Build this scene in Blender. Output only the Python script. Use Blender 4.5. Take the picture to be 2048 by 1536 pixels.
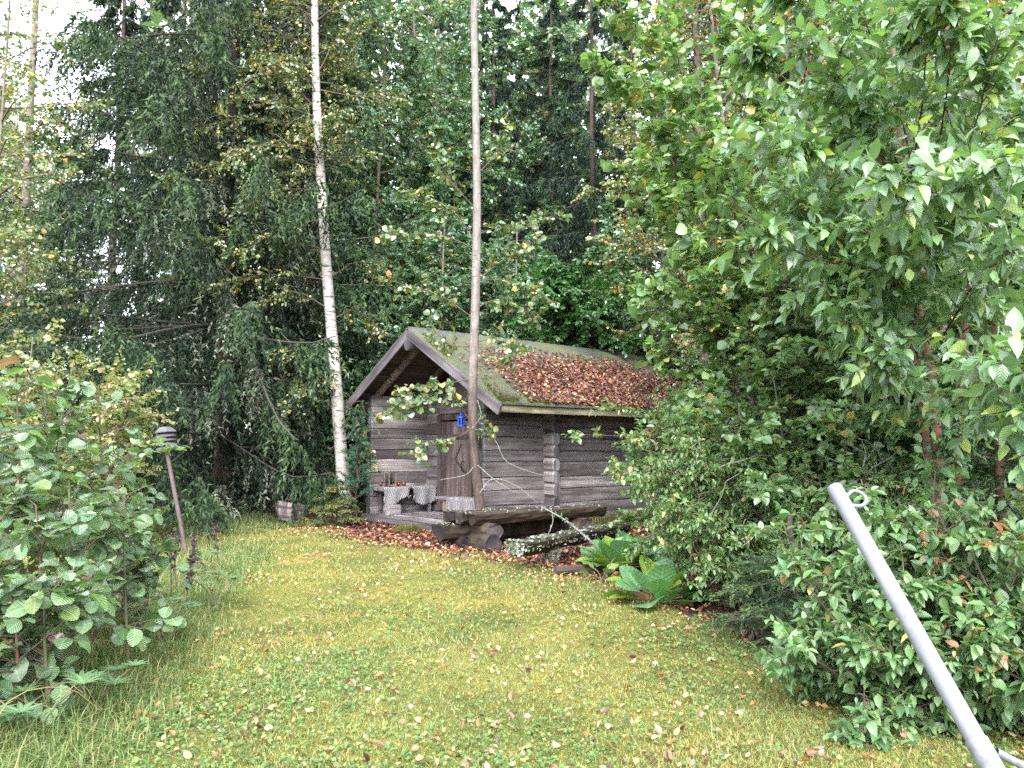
import bpy, math, random
import numpy as np
from mathutils import Matrix, Vector

# ------------------------------------------------------------------ scene, camera, light
scene = bpy.context.scene
for o in list(bpy.data.objects):
    bpy.data.objects.remove(o)
COL = scene.collection
F_PX, HOR, CAM_H = 1538.0, 895.0, 1.55          # focal length in photo pixels, horizon row, eye height
PITCH = math.atan((HOR - 768.0) / F_PX)

cam_d = bpy.data.cameras.new('camera')
cam = bpy.data.objects.new('camera', cam_d)
COL.objects.link(cam)
cam.location = (0, 0, CAM_H)
cam.rotation_euler = (math.pi / 2 + PITCH, 0, 0)
cam_d.sensor_width = 36.0
cam_d.lens = 36.0 * F_PX / 2048.0
cam_d.clip_end = 600
cam_d.clip_start = 0.05
scene.camera = cam

SUN_EL, SUN_AZ = math.radians(42), math.radians(178)     # azimuth clockwise from +Y
world = bpy.data.worlds.new('World')
scene.world = world
world.use_nodes = True
wn, wl = world.node_tree.nodes, world.node_tree.links
wn.clear()
sky = wn.new('ShaderNodeTexSky')
sky.sky_type = 'NISHITA'
sky.sun_disc = False
sky.sun_elevation = SUN_EL
sky.sun_rotation = SUN_AZ
sky.air_density = 1.0
sky.dust_density = 6.0
hsv = wn.new('ShaderNodeHueSaturation')
hsv.inputs['Saturation'].default_value = 0.22
mixw = wn.new('ShaderNodeMix')
mixw.data_type = 'RGBA'
mixw.inputs[0].default_value = 0.6
mixw.inputs[7].default_value = (8.2, 8.9, 9.9, 1)         # even cloud layer over the clear-sky model
bg = wn.new('ShaderNodeBackground')
bg.inputs['Strength'].default_value = 0.15
wo = wn.new('ShaderNodeOutputWorld')
wl.new(sky.outputs[0], hsv.inputs['Color'])
wl.new(hsv.outputs[0], mixw.inputs[6])
wl.new(mixw.outputs[2], bg.inputs['Color'])
wl.new(bg.outputs[0], wo.inputs['Surface'])

sun_d = bpy.data.lights.new('sun', 'SUN')
sun_d.energy = 1.5
sun_d.angle = math.radians(40)
sun_d.color = (1.0, 0.97, 0.92)
sun = bpy.data.objects.new('sun', sun_d)
COL.objects.link(sun)
sdir = Vector((math.sin(SUN_AZ) * math.cos(SUN_EL), math.cos(SUN_AZ) * math.cos(SUN_EL), math.sin(SUN_EL)))
sun.rotation_euler = (-sdir).to_track_quat('-Z', 'Y').to_euler()

vs = scene.view_settings
vs.view_transform = 'Standard'
vs.look = 'None'
vs.exposure = 2.12
vs.gamma = 1.0
vs.use_curve_mapping = False
cy = scene.cycles
cy.max_bounces = 8
cy.diffuse_bounces = 4
cy.glossy_bounces = 2
cy.transmission_bounces = 4
cy.transparent_max_bounces = 6
cy.caustics_reflective = False
cy.caustics_refractive = False
cy.use_denoising = False
cy.use_adaptive_sampling = False
cy.sample_clamp_indirect = 3.0

# ------------------------------------------------------------------ helpers
def A(*a):
    return np.array(a, float)

def at(u, v, Y):
    """photo pixel + distance along the ground axis -> world point"""
    x, y = (u - 1024) / F_PX, (768 - v) / F_PX
    dy = math.cos(PITCH) - math.sin(PITCH) * y
    dz = math.sin(PITCH) + math.cos(PITCH) * y
    k = Y / dy
    return A(x * k, Y, CAM_H + dz * k)

def norm(v):
    v = np.asarray(v, float)
    return v / np.maximum(np.linalg.norm(v, axis=-1, keepdims=True), 1e-9)

def ground_h(x, y):
    return (0.025 * np.sin(x * 1.3 + 0.7) * np.cos(y * 0.9) + 0.02 * np.sin(y * 1.7 + x * 0.6))

LB_X = A(-60, -6.5, -4.6, -3.6, -2.64, -1.32, -0.16, 0.95, 1.64, 2.06, 2.6, 3.2, 60)
LB_Y = A(17.5, 17.2, 16.4, 14.6, 12.75, 11.9, 10.7, 9.4, 6.9, 5.6, 4.3, 2.6, 1.5)

def lawn_edge(x, y):
    """signed distance-like value: > 0 beyond the lawn (leaf litter, bare soil)"""
    wob = 0.25 * np.sin(x * 3.1 + y) + 0.15 * np.sin(x * 7.3 - 2.1 * y) + 0.1 * np.sin(9 * y + 4 * x)
    return (y - np.interp(x, LB_X, LB_Y)) * 0.6 + wob * 0.6

class Acc:
    """collects vertices, polygons, point colours and leaf coordinates for one mesh"""
    def __init__(s):
        s.v, s.f, s.c, s.l, s.n, s.mi = [], [], [], [], 0, []
    def add(s, v, f, c=None, lc=None, mi=0):
        v = np.asarray(v, float).reshape(-1, 3)
        f = np.asarray(f, int)
        s.v.append(v)
        s.f.append(f + s.n)
        s.mi.append(np.full(len(f), mi, np.int32))
        if c is None:
            c = np.full((len(v), 3), 0.5)
        c = np.asarray(c, float)
        if c.ndim == 1:
            c = np.tile(c, (len(v), 1))
        s.c.append(c)
        s.l.append(np.zeros((len(v), 2)) if lc is None else lc)
        s.n += len(v)
        return s
    def mesh(s, name, mats, origin=(0, 0, 0), smooth=False):
        me = bpy.data.meshes.new(name)
        v = np.concatenate(s.v) - np.asarray(origin, float)
        loops = np.concatenate([f.ravel() for f in s.f]).astype(np.int32)
        tot = np.concatenate([np.full(len(f), f.shape[1], np.int32) for f in s.f])
        start = np.concatenate([[0], np.cumsum(tot)[:-1]]).astype(np.int32)
        me.vertices.add(len(v))
        me.vertices.foreach_set('co', v.astype(np.float32).ravel())
        me.loops.add(len(loops))
        me.loops.foreach_set('vertex_index', loops)
        me.polygons.add(len(tot))
        me.polygons.foreach_set('loop_start', start)
        me.polygons.foreach_set('loop_total', tot)
        me.polygons.foreach_set('material_index', np.concatenate(s.mi))
        me.polygons.foreach_set('use_smooth', np.full(len(tot), smooth))
        c = np.concatenate(s.c)
        at_ = me.attributes.new('col', 'FLOAT_COLOR', 'POINT')
        at_.data.foreach_set('color', np.concatenate([c, np.ones((len(c), 1))], 1).astype(np.float32).ravel())
        l_ = me.attributes.new('lc', 'FLOAT2', 'POINT')
        l_.data.foreach_set('vector', np.concatenate(s.l).astype(np.float32).ravel())
        for m in (mats if isinstance(mats, (list, tuple)) else [mats]):
            me.materials.append(m)
        me.update(calc_edges=True)
        return me

def link(name, data, parent=None, loc=None, rot=None, mat=None):
    o = bpy.data.objects.new(name, data)
    COL.objects.link(o)
    if parent is not None:
        o.parent = parent
    if loc is not None:
        o.location = loc
    if rot is not None:
        o.rotation_euler = rot
    if mat is not None:
        o.matrix_basis = mat
    return o

def tag(o, label=None, cat=None, group=None, kind=None):
    if label: o['label'] = label
    if cat: o['category'] = cat
    if group: o['group'] = group
    if kind: o['kind'] = kind
    return o

def thing(name, label, cat, loc=(0, 0, 0), group=None, rz=0.0):
    o = link(name, None, loc=tuple(loc), rot=(0, 0, rz))
    o.empty_display_size = 0.1
    return tag(o, label, cat, group)

def interp(P, idx, t):
    K = P.shape[1]
    x = np.clip(t, 0, 0.9999) * (K - 1)
    k = x.astype(int)
    fr = (x - k)[..., None]
    a, b = P[idx, k], P[idx, k + 1]
    return a * (1 - fr) + b * fr, norm(b - a)

def grow(rng, P0, D, L, K=5, wig=0.15, grav=0.0, tipup=0.0):
    """N polylines of K points"""
    p, d = np.array(P0, float), norm(D)
    N = len(p)
    L = np.broadcast_to(L, (N,))
    out = [p]
    for k in range(1, K):
        p = p + d * (L / (K - 1))[:, None]
        out.append(p)
        d = d + wig * rng.normal(size=(N, 3))
        d[:, 2] += -grav + tipup * (k / (K - 1)) ** 2
        d = norm(d)
    return np.stack(out, 1)

def spline(pts, n=24):
    pts = np.asarray(pts, float)
    if len(pts) < 3:
        t = np.linspace(0, 1, n)[:, None]
        return pts[0] * (1 - t) + pts[-1] * t
    q = np.vstack([2 * pts[0] - pts[1], pts, 2 * pts[-1] - pts[-2]])
    out = []
    m = len(pts) - 1
    for x in np.linspace(0, m - 1e-6, n):
        i = int(x); t = x - i
        a, b, c, d = q[i:i + 4]
        out.append(0.5 * (2 * b + (c - a) * t + (2 * a - 5 * b + 4 * c - d) * t * t + (3 * b - a - 3 * c + d) * t ** 3))
    return np.array(out)

def tubes(P, R, sides=5, cap=True):
    P = np.asarray(P, float)
    if P.ndim == 2:
        P = P[None]
    N, K, _ = P.shape
    R = np.broadcast_to(np.asarray(R, float), (N, K))
    T = norm(np.gradient(P, axis=1))
    mt = norm(T.mean(1))
    ref = np.where(np.abs(mt[:, 2:3]) > 0.8, A(1, 0, 0), A(0, 0, 1))[:, None, :]
    n1 = norm(np.cross(T, np.broadcast_to(ref, T.shape)))
    n2 = np.cross(T, n1)
    a = np.arange(sides) * 2 * math.pi / sides
    V = P[:, :, None] + R[:, :, None, None] * (np.cos(a)[:, None] * n1[:, :, None] + np.sin(a)[:, None] * n2[:, :, None])
    i = np.arange(N)[:, None, None] * K * sides
    k = np.arange(K - 1)[None, :, None] * sides
    j = np.arange(sides)[None, None, :]
    j2 = (j + 1) % sides
    f = np.stack([i + k + j, i + k + j2, i + k + sides + j2, i + k + sides + j], -1).reshape(-1, 4)
    return V.reshape(-1, 3), f[:, ::-1]

# ---- leaf templates: (verts, quads, leaf coords); unit length along +Y, normal +Z
def leaf_template(rows, width, fold=0.25, curl=0.15, pet=0.0, far=False, serr=0.0):
    V, F, LC = [], [], []
    if far:
        y0 = pet
        w = width * 0.5
        V = [(0, y0, 0), (-w, y0 + .38 * (1 - y0), fold * w), (-w * .72, y0 + .74 * (1 - y0), fold * w * .7 - curl * .3), (0, 1, -curl),
             (w * .72, y0 + .74 * (1 - y0), fold * w * .7 - curl * .3), (w, y0 + .38 * (1 - y0), fold * w)]
        F = [(0, 3, 2, 1), (0, 5, 4, 3)]
        return A(*V), np.array(F), np.array([(v[0], v[1]) for v in V])
    for i, (t, w) in enumerate(rows):
        y = pet + (1 - pet) * t
        z = -curl * t * t
        ww = w * width * 0.5
        s = serr * (1 if i % 2 else -1) * width if 0 < i < len(rows) - 1 else 0
        V += [(-ww - s * .5, y, z + fold * ww), (0, y, z), (ww + s * .5, y, z + fold * ww)]
        LC += [(-w, t), (0, t), (w, t)]
    for i in range(len(rows) - 1):
        a = i * 3
        F += [(a, a + 1, a + 4, a + 3), (a + 1, a + 2, a + 5, a + 4)]
    if pet > 0:
        n = len(V)
        V += [(-.012, 0, 0), (.012, 0, 0), (.012, pet * 1.05, 0), (-.012, pet * 1.05, 0)]
        LC += [(0, 0)] * 4
        F.append((n, n + 1, n + 2, n + 3))
    return A(*V), np.array(F), np.array(LC)

R_OV = [(0, .05), (.14, .66), (.36, 1), (.62, .84), (.84, .44), (1, .03)]
R_RD = [(0, .10), (.12, .72), (.36, 1), (.62, .95), (.84, .60), (1, .06)]
R_LN = [(0, .05), (.2, .72), (.45, 1), (.7, .75), (1, .03)]
R_AL = [(0, .12), (.10, .55), (.22, .74), (.36, .92), (.5, 1), (.64, .97), (.78, .82), (.9, .58), (1, .16)]
def quad_template(width, fold=.2, curl=.1):
    w = width * .5
    V = [(0, 0, 0), (w, .45, fold * w), (0, 1, -curl), (-w, .5, fold * w)]
    return A(*V), np.array([(0, 1, 2, 3)]), np.array([(v[0], v[1]) for v in V])
T_Q = quad_template(.85)
T_QN = quad_template(.45)
T_FAR = leaf_template(None, .85, far=True)
R_MID = [(0, .08), (.3, .98), (.68, .8), (1, .04)]
T_FAR_BIRCH = leaf_template(None, .78, far=True, pet=.18, curl=.1)
T_FAR_NARROW = leaf_template(None, .5, far=True)
T_ROUND = leaf_template(R_RD, .92, .22, .12, .2)
T_OVAL = leaf_template(R_OV, .55, .35, .2, .08)
T_WILLOW = leaf_template(R_OV, .48, .3, .28, .1)
T_ALDER = leaf_template(R_AL, .86, .2, .2, .12, serr=.03)
T_ROUND_M = leaf_template([(0, .12), (.28, .98), (.68, .9), (1, .1)], .92, .22, .12, .15)
T_OVAL_M = leaf_template(R_MID, .55, .35, .2, 0)
T_WILLOW_M = leaf_template(R_MID, .48, .3, .28, 0)
T_LITTER = leaf_template([(0, .1), (.3, .9), (.65, .8), (1, .05)], .75, .35, -.15, 0)

def scatter(acc, tpl, O, X, Y, Z, S, C, mi=0):
    v, f, lc = tpl
    N, k = len(O), len(v)
    S = np.broadcast_to(S, (N,))[:, None, None]
    V = O[:, None] + S * (v[None, :, 0:1] * X[:, None] + v[None, :, 1:2] * Y[:, None] + v[None, :, 2:3] * Z[:, None])
    Fc = (np.arange(N)[:, None, None] * k + f[None]).reshape(-1, f.shape[1])
    acc.add(V, Fc, np.repeat(C, k, 0), np.tile(lc, (N, 1)), mi)

def leaf_frames(rng, P, M, size, t0=.1, ang=55, droop=.2, upw=1.0, nrand=.5, spiral=False, svar=.25, drop=.1):
    N = len(P)
    idx = np.repeat(np.arange(N), M)
    j = np.tile(np.arange(M), N)
    t = t0 + (1 - t0) * (j + .5 + rng.uniform(-.35, .35, N * M)) / M
    keep = rng.random(N * M) > drop
    idx, j, t = idx[keep], j[keep], t[keep]
    O, T = interp(P, idx, t)
    n = len(O)
    up = np.tile(A(0, 0, 1), (n, 1))
    lat = np.cross(T, up)
    bad = np.linalg.norm(lat, axis=1) < .15
    lat[bad] = rng.normal(size=(bad.sum(), 3))
    lat = norm(lat)
    up2 = norm(np.cross(lat, T))
    if spiral:
        a = j * 2.4 + rng.uniform(-.4, .4, n) + idx * 1.7
    else:
        a = np.where(j % 2 == 0, 0, math.pi) + rng.normal(0, .3, n)
    side = np.cos(a)[:, None] * lat + np.sin(a)[:, None] * up2
    al = np.radians(ang + rng.normal(0, 12, n)) * (1 - .55 * (t > .93))
    Yv = T * np.cos(al)[:, None] + side * np.sin(al)[:, None]
    Yv[:, 2] -= droop * rng.uniform(.5, 1.5, n)
    Yv = norm(Yv + .12 * rng.normal(size=(n, 3)))
    Zv = upw * up + nrand * rng.normal(size=(n, 3))
    Zv = Zv - (Zv * Yv).sum(1)[:, None] * Yv
    Zv = norm(Zv)
    Xv = np.cross(Yv, Zv)
    S = size * np.clip(rng.normal(1, svar, n), .45, 1.6) * (1 - .25 * (t > .9))
    return O, Xv, Yv, Zv, S

def pick_cols(rng, n, palette):
    """palette: [(weight, (r,g,b)), ...] -> colours, indices"""
    w = np.array([p[0] for p in palette], float); w /= w.sum()
    c = np.array([p[1] for p in palette], float)
    i = rng.choice(len(c), n, p=w)
    return c[i] * 1.1 * rng.uniform(.78, 1.25, (n, 1)) * rng.uniform(.93, 1.07, (n, 3)), i

def in_view(O):
    d = O[:, 1] * math.cos(PITCH) + (O[:, 2] - CAM_H) * math.sin(PITCH)
    ux = O[:, 0] / np.maximum(d, .1) * F_PX
    uy = (-(O[:, 1]) * math.sin(PITCH) + (O[:, 2] - CAM_H) * math.cos(PITCH)) / np.maximum(d, .1) * F_PX
    return (d > .3) & (abs(ux) < 1020) & (abs(uy) < 764), d

# ------------------------------------------------------------------ materials
def new_mat(name):
    m = bpy.data.materials.new(name)
    m.use_nodes = True
    nt = m.node_tree
    b = nt.nodes['Principled BSDF']
    return m, nt, b

def nd(nt, t, **kw):
    n = nt.nodes.new(t)
    for k, v in kw.items():
        if hasattr(n, k):
            setattr(n, k, v)
        else:
            n.inputs[k].default_value = v
    return n

def ramp(nt, fac, stops):
    r = nt.nodes.new('ShaderNodeValToRGB')
    els = r.color_ramp.elements
    while len(els) < len(stops):
        els.new(.5)
    for e, (p, c) in zip(els, stops):
        e.position = p
        e.color = (*c, 1) if len(c) == 3 else c
    nt.links.new(fac, r.inputs[0])
    return r.outputs[0]

def mixc(nt, fac, a, b, mode='MIX'):
    m = nt.nodes.new('ShaderNodeMix')
    m.data_type = 'RGBA'
    m.blend_type = mode
    for s, v in ((0, fac), (6, a), (7, b)):
        if hasattr(v, 'links') or hasattr(v, 'is_output'):
            nt.links.new(v, m.inputs[s])
        elif s == 0:
            m.inputs[0].default_value = v
        else:
            m.inputs[s].default_value = (*v, 1)
    return m.outputs[2]

def math_(nt, op, a, b=None, c=None):
    m = nt.nodes.new('ShaderNodeMath')
    m.operation = op
    for i, v in enumerate((a, b, c)):
        if v is None: continue
        if hasattr(v, 'is_output'):
            nt.links.new(v, m.inputs[i])
        else:
            m.inputs[i].default_value = v
    return m.outputs[0]

def coords(nt, scale, kind='Object', rnd=True):
    tc = nt.nodes.new('ShaderNodeTexCoord')
    mp = nt.nodes.new('ShaderNodeMapping')
    mp.inputs['Scale'].default_value = scale
    nt.links.new(tc.outputs[kind], mp.inputs[0])
    if rnd:
        oi = nt.nodes.new('ShaderNodeObjectInfo')
        mu = nt.nodes.new('ShaderNodeVectorMath')
        mu.operation = 'SCALE'
        mu.inputs[0].default_value = (37, 17, 53)
        nt.links.new(oi.outputs['Random'], mu.inputs['Scale'])
        ad = nt.nodes.new('ShaderNodeVectorMath')
        nt.links.new(mp.outputs[0], ad.inputs[0])
        nt.links.new(mu.outputs[0], ad.inputs[1])
        return ad.outputs[0]
    return mp.outputs[0]

def noise(nt, vec, scale=1.0, detail=4, rough=.6, out=0):
    n = nt.nodes.new('ShaderNodeTexNoise')
    n.inputs['Scale'].default_value = scale
    n.inputs['Detail'].default_value = detail
    n.inputs['Roughness'].default_value = rough
    nt.links.new(vec, n.inputs['Vector'])
    return n.outputs[out]

def bump(nt, b, h, strength=.4, dist=.02):
    bp = nt.nodes.new('ShaderNodeBump')
    bp.inputs['Strength'].default_value = strength
    bp.inputs['Distance'].default_value = dist
    nt.links.new(h, bp.inputs['Height'])
    nt.links.new(bp.outputs[0], b.inputs['Normal'])

def leaf_mat(name, veins=False, rough=.42, trans=.3, spec=.5, bergenia=False, coat=0.0, vs_=1.0):
    m, nt, b = new_mat(name)
    at_ = nd(nt, 'ShaderNodeAttribute', attribute_name='col')
    colr = at_.outputs['Color']
    if veins:
        lc = nd(nt, 'ShaderNodeAttribute', attribute_name='lc')
        sp = nt.nodes.new('ShaderNodeSeparateXYZ')
        nt.links.new(lc.outputs['Vector'], sp.inputs[0])
        ax = math_(nt, 'ABSOLUTE', sp.outputs[0])
        mid = math_(nt, 'LESS_THAN', ax, .05)
        ph = math_(nt, 'MULTIPLY', math_(nt, 'SUBTRACT', sp.outputs[1], math_(nt, 'MULTIPLY', ax, .28)), 8.0 if not bergenia else 6.0)
        fr = math_(nt, 'ABSOLUTE', math_(nt, 'SUBTRACT', math_(nt, 'FRACT', ph), .5))
        vein = math_(nt, 'LESS_THAN', fr, .07 if not bergenia else .06)
        vv = math_(nt, 'MAXIMUM', mid, math_(nt, 'MULTIPLY', vein, .55 if not bergenia else .8))
        lt = mixc(nt, 1.0, colr, (1 + .9 * vs_, 1 + .75 * vs_, 1 + vs_), 'MULTIPLY')
        colr = mixc(nt, vv, colr, lt)
        bump(nt, b, fr, vs_, .012)
        tc = nd(nt, 'ShaderNodeTexCoord')
        sp2 = noise(nt, tc.outputs['Object'], 60, 2)
        colr = mixc(nt, .25, colr, mixc(nt, sp2, (.55, .6, .5), (1.5, 1.45, 1.5)), 'MULTIPLY')
    nt.links.new(colr, b.inputs['Base Color'])
    b.inputs['Roughness'].default_value = rough
    b.inputs['Specular IOR Level'].default_value = spec
    b.inputs['Coat Weight'].default_value = coat
    b.inputs['Coat Roughness'].default_value = .22
    tr = nt.nodes.new('ShaderNodeBsdfTranslucent')
    tcol = mixc(nt, 1.0, colr, (1.5, 1.6, .7), 'MULTIPLY')
    nt.links.new(tcol, tr.inputs['Color'])
    mx = nt.nodes.new('ShaderNodeMixShader')
    mx.inputs[0].default_value = trans
    nt.links.new(b.outputs[0], mx.inputs[1])
    nt.links.new(tr.outputs[0], mx.inputs[2])
    nt.links.new(mx.outputs[0], nt.nodes['Material Output'].inputs['Surface'])
    return m

def plain(name, col, rough=.7, metal=0.0, var=.25, scale=8.0, bmp=.0):
    m, nt, b = new_mat(name)
    v = coords(nt, (1, 1, 1))
    n = noise(nt, v, scale, 5)
    lo = tuple(c * (1 - var) for c in col); hi = tuple(min(1, c * (1 + var)) for c in col)
    nt.links.new(ramp(nt, n, [(.3, lo), (.7, hi)]), b.inputs['Base Color'])
    b.inputs['Roughness'].default_value = rough
    b.inputs['Metallic'].default_value = metal
    if bmp: bump(nt, b, n, bmp, .01)
    return m

def wood(name, dark, mid, light, along=0, rough=.85, grain=1.0, green=0.0, crack=.5):
    """weathered timber, grain along the given object axis"""
    m, nt, b = new_mat(name)
    sc = [11.0 * grain] * 3; sc[along] = .55
    v = coords(nt, tuple(sc))
    n1 = noise(nt, v, 1.0, 6, .65)
    sc2 = [34.0 * grain] * 3; sc2[along] = .8
    n2 = noise(nt, coords(nt, tuple(sc2)), 1.0, 3, .6)
    sc3 = [1.6] * 3; sc3[along] = .7
    n3 = noise(nt, coords(nt, tuple(sc3)), 1.0, 3, .6)
    c = ramp(nt, n1, [(.28, dark), (.5, mid), (.72, light)])
    ck = ramp(nt, n2, [(.36, (.12, .10, .10)), (.46, (1, 1, 1))])
    c = mixc(nt, crack, c, ck, 'MULTIPLY')
    oi = nt.nodes.new('ShaderNodeObjectInfo')
    tone = ramp(nt, oi.outputs['Random'], [(0, (.55, .53, .56)), (.5, (.95, .94, .95)), (1, (1.35, 1.31, 1.29))])
    c = mixc(nt, 1.0, c, tone, 'MULTIPLY')
    st = ramp(nt, n3, [(.38, (.42, .38, .4)), (.6, (1.1, 1.1, 1.1))])
    c = mixc(nt, .75, c, st, 'MULTIPLY')
    if green:
        g = noise(nt, coords(nt, (2, 2, 2)), 1.5, 5, .7)
        gm = ramp(nt, g, [(.45, (0, 0, 0)), (.65, (green, green, green))])
        c = mixc(nt, gm, c, (.10, .105, .045))
    nt.links.new(c, b.inputs['Base Color'])
    b.inputs['Roughness'].default_value = rough
    b.inputs['Specular IOR Level'].default_value = .3
    h = math_(nt, 'ADD', n1, math_(nt, 'MULTIPLY', n2, .8))
    bump(nt, b, h, .55, .012)
    return m

M_LEAF = leaf_mat('leaf_far', rough=.32, trans=.32, spec=.9, coat=.3)
M_LEAFN = leaf_mat('leaf_near', veins=True, rough=.33, trans=.30, spec=.75, coat=.3, vs_=.28)
M_LEAFA = leaf_mat('leaf_alder', veins=True, rough=.32, trans=.30, spec=.9, coat=.4, vs_=.9)
M_BERG = leaf_mat('leaf_bergenia', veins=True, rough=.26, trans=.2, spec=.75, bergenia=True, vs_=.5, coat=.4)
M_NEEDLE = leaf_mat('needle', rough=.6, trans=.12, spec=.3)
M_GRASS = leaf_mat('grass', rough=.55, trans=.35, spec=.3)
M_LITTER = leaf_mat('dead_leaf', rough=.45, trans=.15, spec=.5)
M_LOG = wood('weathered_log', (.058, .050, .051), (.20, .180, .182), (.37, .34, .342))
M_LOGEND = wood('log_end_grain', (.05, .05, .056), (.12, .12, .13), (.22, .22, .225), along=2, grain=.7)
M_PLANK = wood('grey_plank', (.085, .078, .085), (.20, .185, .197), (.32, .30, .31), grain=1.3)
M_BARGE = wood('barge_board_wood', (.075, .064, .072), (.19, .168, .185), (.31, .285, .30), grain=1.2)
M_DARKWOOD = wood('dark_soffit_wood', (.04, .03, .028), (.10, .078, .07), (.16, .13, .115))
M_EAVE = wood('eave_board_wood', (.10, .095, .07), (.22, .205, .15), (.32, .30, .22), green=.7)
M_DOOR = wood('door_wood', (.07, .052, .052), (.175, .135, .13), (.27, .215, .205), along=2)
M_WETLOG = wood('wet_mossy_log', (.018, .012, .011), (.055, .036, .031), (.115, .082, .066), green=.35)
M_RAWWOOD = wood('pale_raw_wood', (.13, .09, .07), (.24, .175, .135), (.34, .27, .22), grain=2)
M_BARREL = wood('barrel_wood', (.10, .085, .09), (.24, .21, .22), (.36, .33, .34), along=2)
M_TWIG = plain('twig_bark', (.085, .06, .045), .8, var=.4)
M_TWIGG = plain('green_twig_bark', (.11, .10, .05), .7, var=.4)
M_LICHEN = plain('lichen', (.42, .45, .38), .9, var=.35, scale=40, bmp=.4)
M_LICHTWIG = plain('lichen_twig', (.20, .205, .185), .9, var=.5, scale=30, bmp=.4)
M_MOSS = plain('moss', (.085, .105, .02), .95, var=.5, scale=14, bmp=.5)
M_BLUE = plain('blue_paint', (.015, .075, .42), .35, var=.15)
M_BLACK = plain('black_metal', (.02, .02, .022), .5)
M_LAMPMETAL = plain('lamp_painted_metal', (.075, .07, .08), .5, var=.3)
M_LAMPPOST = plain('lamp_post_metal', (.085, .06, .06), .65, var=.35)
M_CUP = plain('ochre_glass_cup', (.30, .22, .11), .45, var=.2)
M_ORANGE = plain('orange_glass', (.17, .045, .018), .2, var=.2)
M_CANDLE = plain('candle_wax', (.8, .76, .66), .5, var=.05)

def glass_mat():
    m, nt, b = new_mat('lantern_glass')
    b.inputs['Base Color'].default_value = (.9, .95, 1, 1)
    b.inputs['Roughness'].default_value = .05
    b.inputs['Transmission Weight'].default_value = 1
    b.inputs['IOR'].default_value = 1.05
    return m
M_GLASS = glass_mat()

def birch_mat():
    m, nt, b = new_mat('birch_bark')
    v = coords(nt, (4, 4, 26))
    n = noise(nt, v, 1.0, 3, .5)
    v2 = coords(nt, (3.4, 3.4, 6))
    n2 = noise(nt, v2, 1.0, 3, .6)
    n3 = noise(nt, coords(nt, (3, 3, 9)), 1.5, 6, .7)
    base = ramp(nt, n3, [(.3, (.26, .225, .21)), (.6, (.40, .37, .355))])
    l = ramp(nt, n, [(.585, (1, 1, 1)), (.66, (.06, .05, .045))])
    l2 = ramp(nt, n2, [(.63, (1, 1, 1)), (.70, (.07, .06, .05))])
    c = mixc(nt, .85, base, l, 'MULTIPLY')
    c = mixc(nt, .9, c, l2, 'MULTIPLY')
    nt.links.new(c, b.inputs['Base Color'])
    b.inputs['Roughness'].default_value = .7
    bump(nt, b, n3, .3, .01)
    return m
M_BIRCH = birch_mat()

def aspen_mat():
    m, nt, b = new_mat('aspen_bark')
    n = noise(nt, coords(nt, (16, 16, 5)), 1.0, 5, .7)
    n2 = noise(nt, coords(nt, (4, 4, 22)), 1.0, 3, .6)
    n3 = noise(nt, coords(nt, (1.5, 1.5, 1.2)), 1.0, 3, .6)
    c = ramp(nt, n, [(.3, (.095, .076, .07)), (.5, (.165, .142, .134)), (.7, (.245, .22, .208))])
    l = ramp(nt, n2, [(.60, (1, 1, 1)), (.72, (.25, .22, .2))])
    c = mixc(nt, .8, c, l, 'MULTIPLY')
    tc = nd(nt, 'ShaderNodeTexCoord')
    sp = nd(nt, 'ShaderNodeSeparateXYZ')
    nt.links.new(tc.outputs['Object'], sp.inputs[0])
    low = math_(nt, 'SUBTRACT', 3.2, math_(nt, 'MULTIPLY', math_(nt, 'ADD', sp.outputs[2], math_(nt, 'MULTIPLY', n3, 1.2)), .85))
    lowc = nd(nt, 'ShaderNodeClamp'); nt.links.new(low, lowc.inputs[0])
    rough_bark = ramp(nt, n, [(.3, (.024, .016, .014)), (.55, (.072, .050, .043)), (.75, (.125, .092, .08))])
    c = mixc(nt, lowc.outputs[0], c, rough_bark)
    nt.links.new(c, b.inputs['Base Color'])
    b.inputs['Roughness'].default_value = .8
    bump(nt, b, n, .7, .02)
    return m
M_ASPEN = aspen_mat()
M_SPRUCEBARK = plain('spruce_bark', (.055, .036, .031), .9, var=.55, scale=14, bmp=.7)
M_BOUGH = plain('grey_bough_bark', (.075, .068, .058), .9, var=.55, scale=20, bmp=.5)
M_REDBARK = plain('red_brown_bark', (.10, .05, .032), .8, var=.5, scale=18, bmp=.6)
M_GREYBARK = plain('grey_tan_bark', (.13, .105, .088), .85, var=.45, scale=16, bmp=.6)

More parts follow.
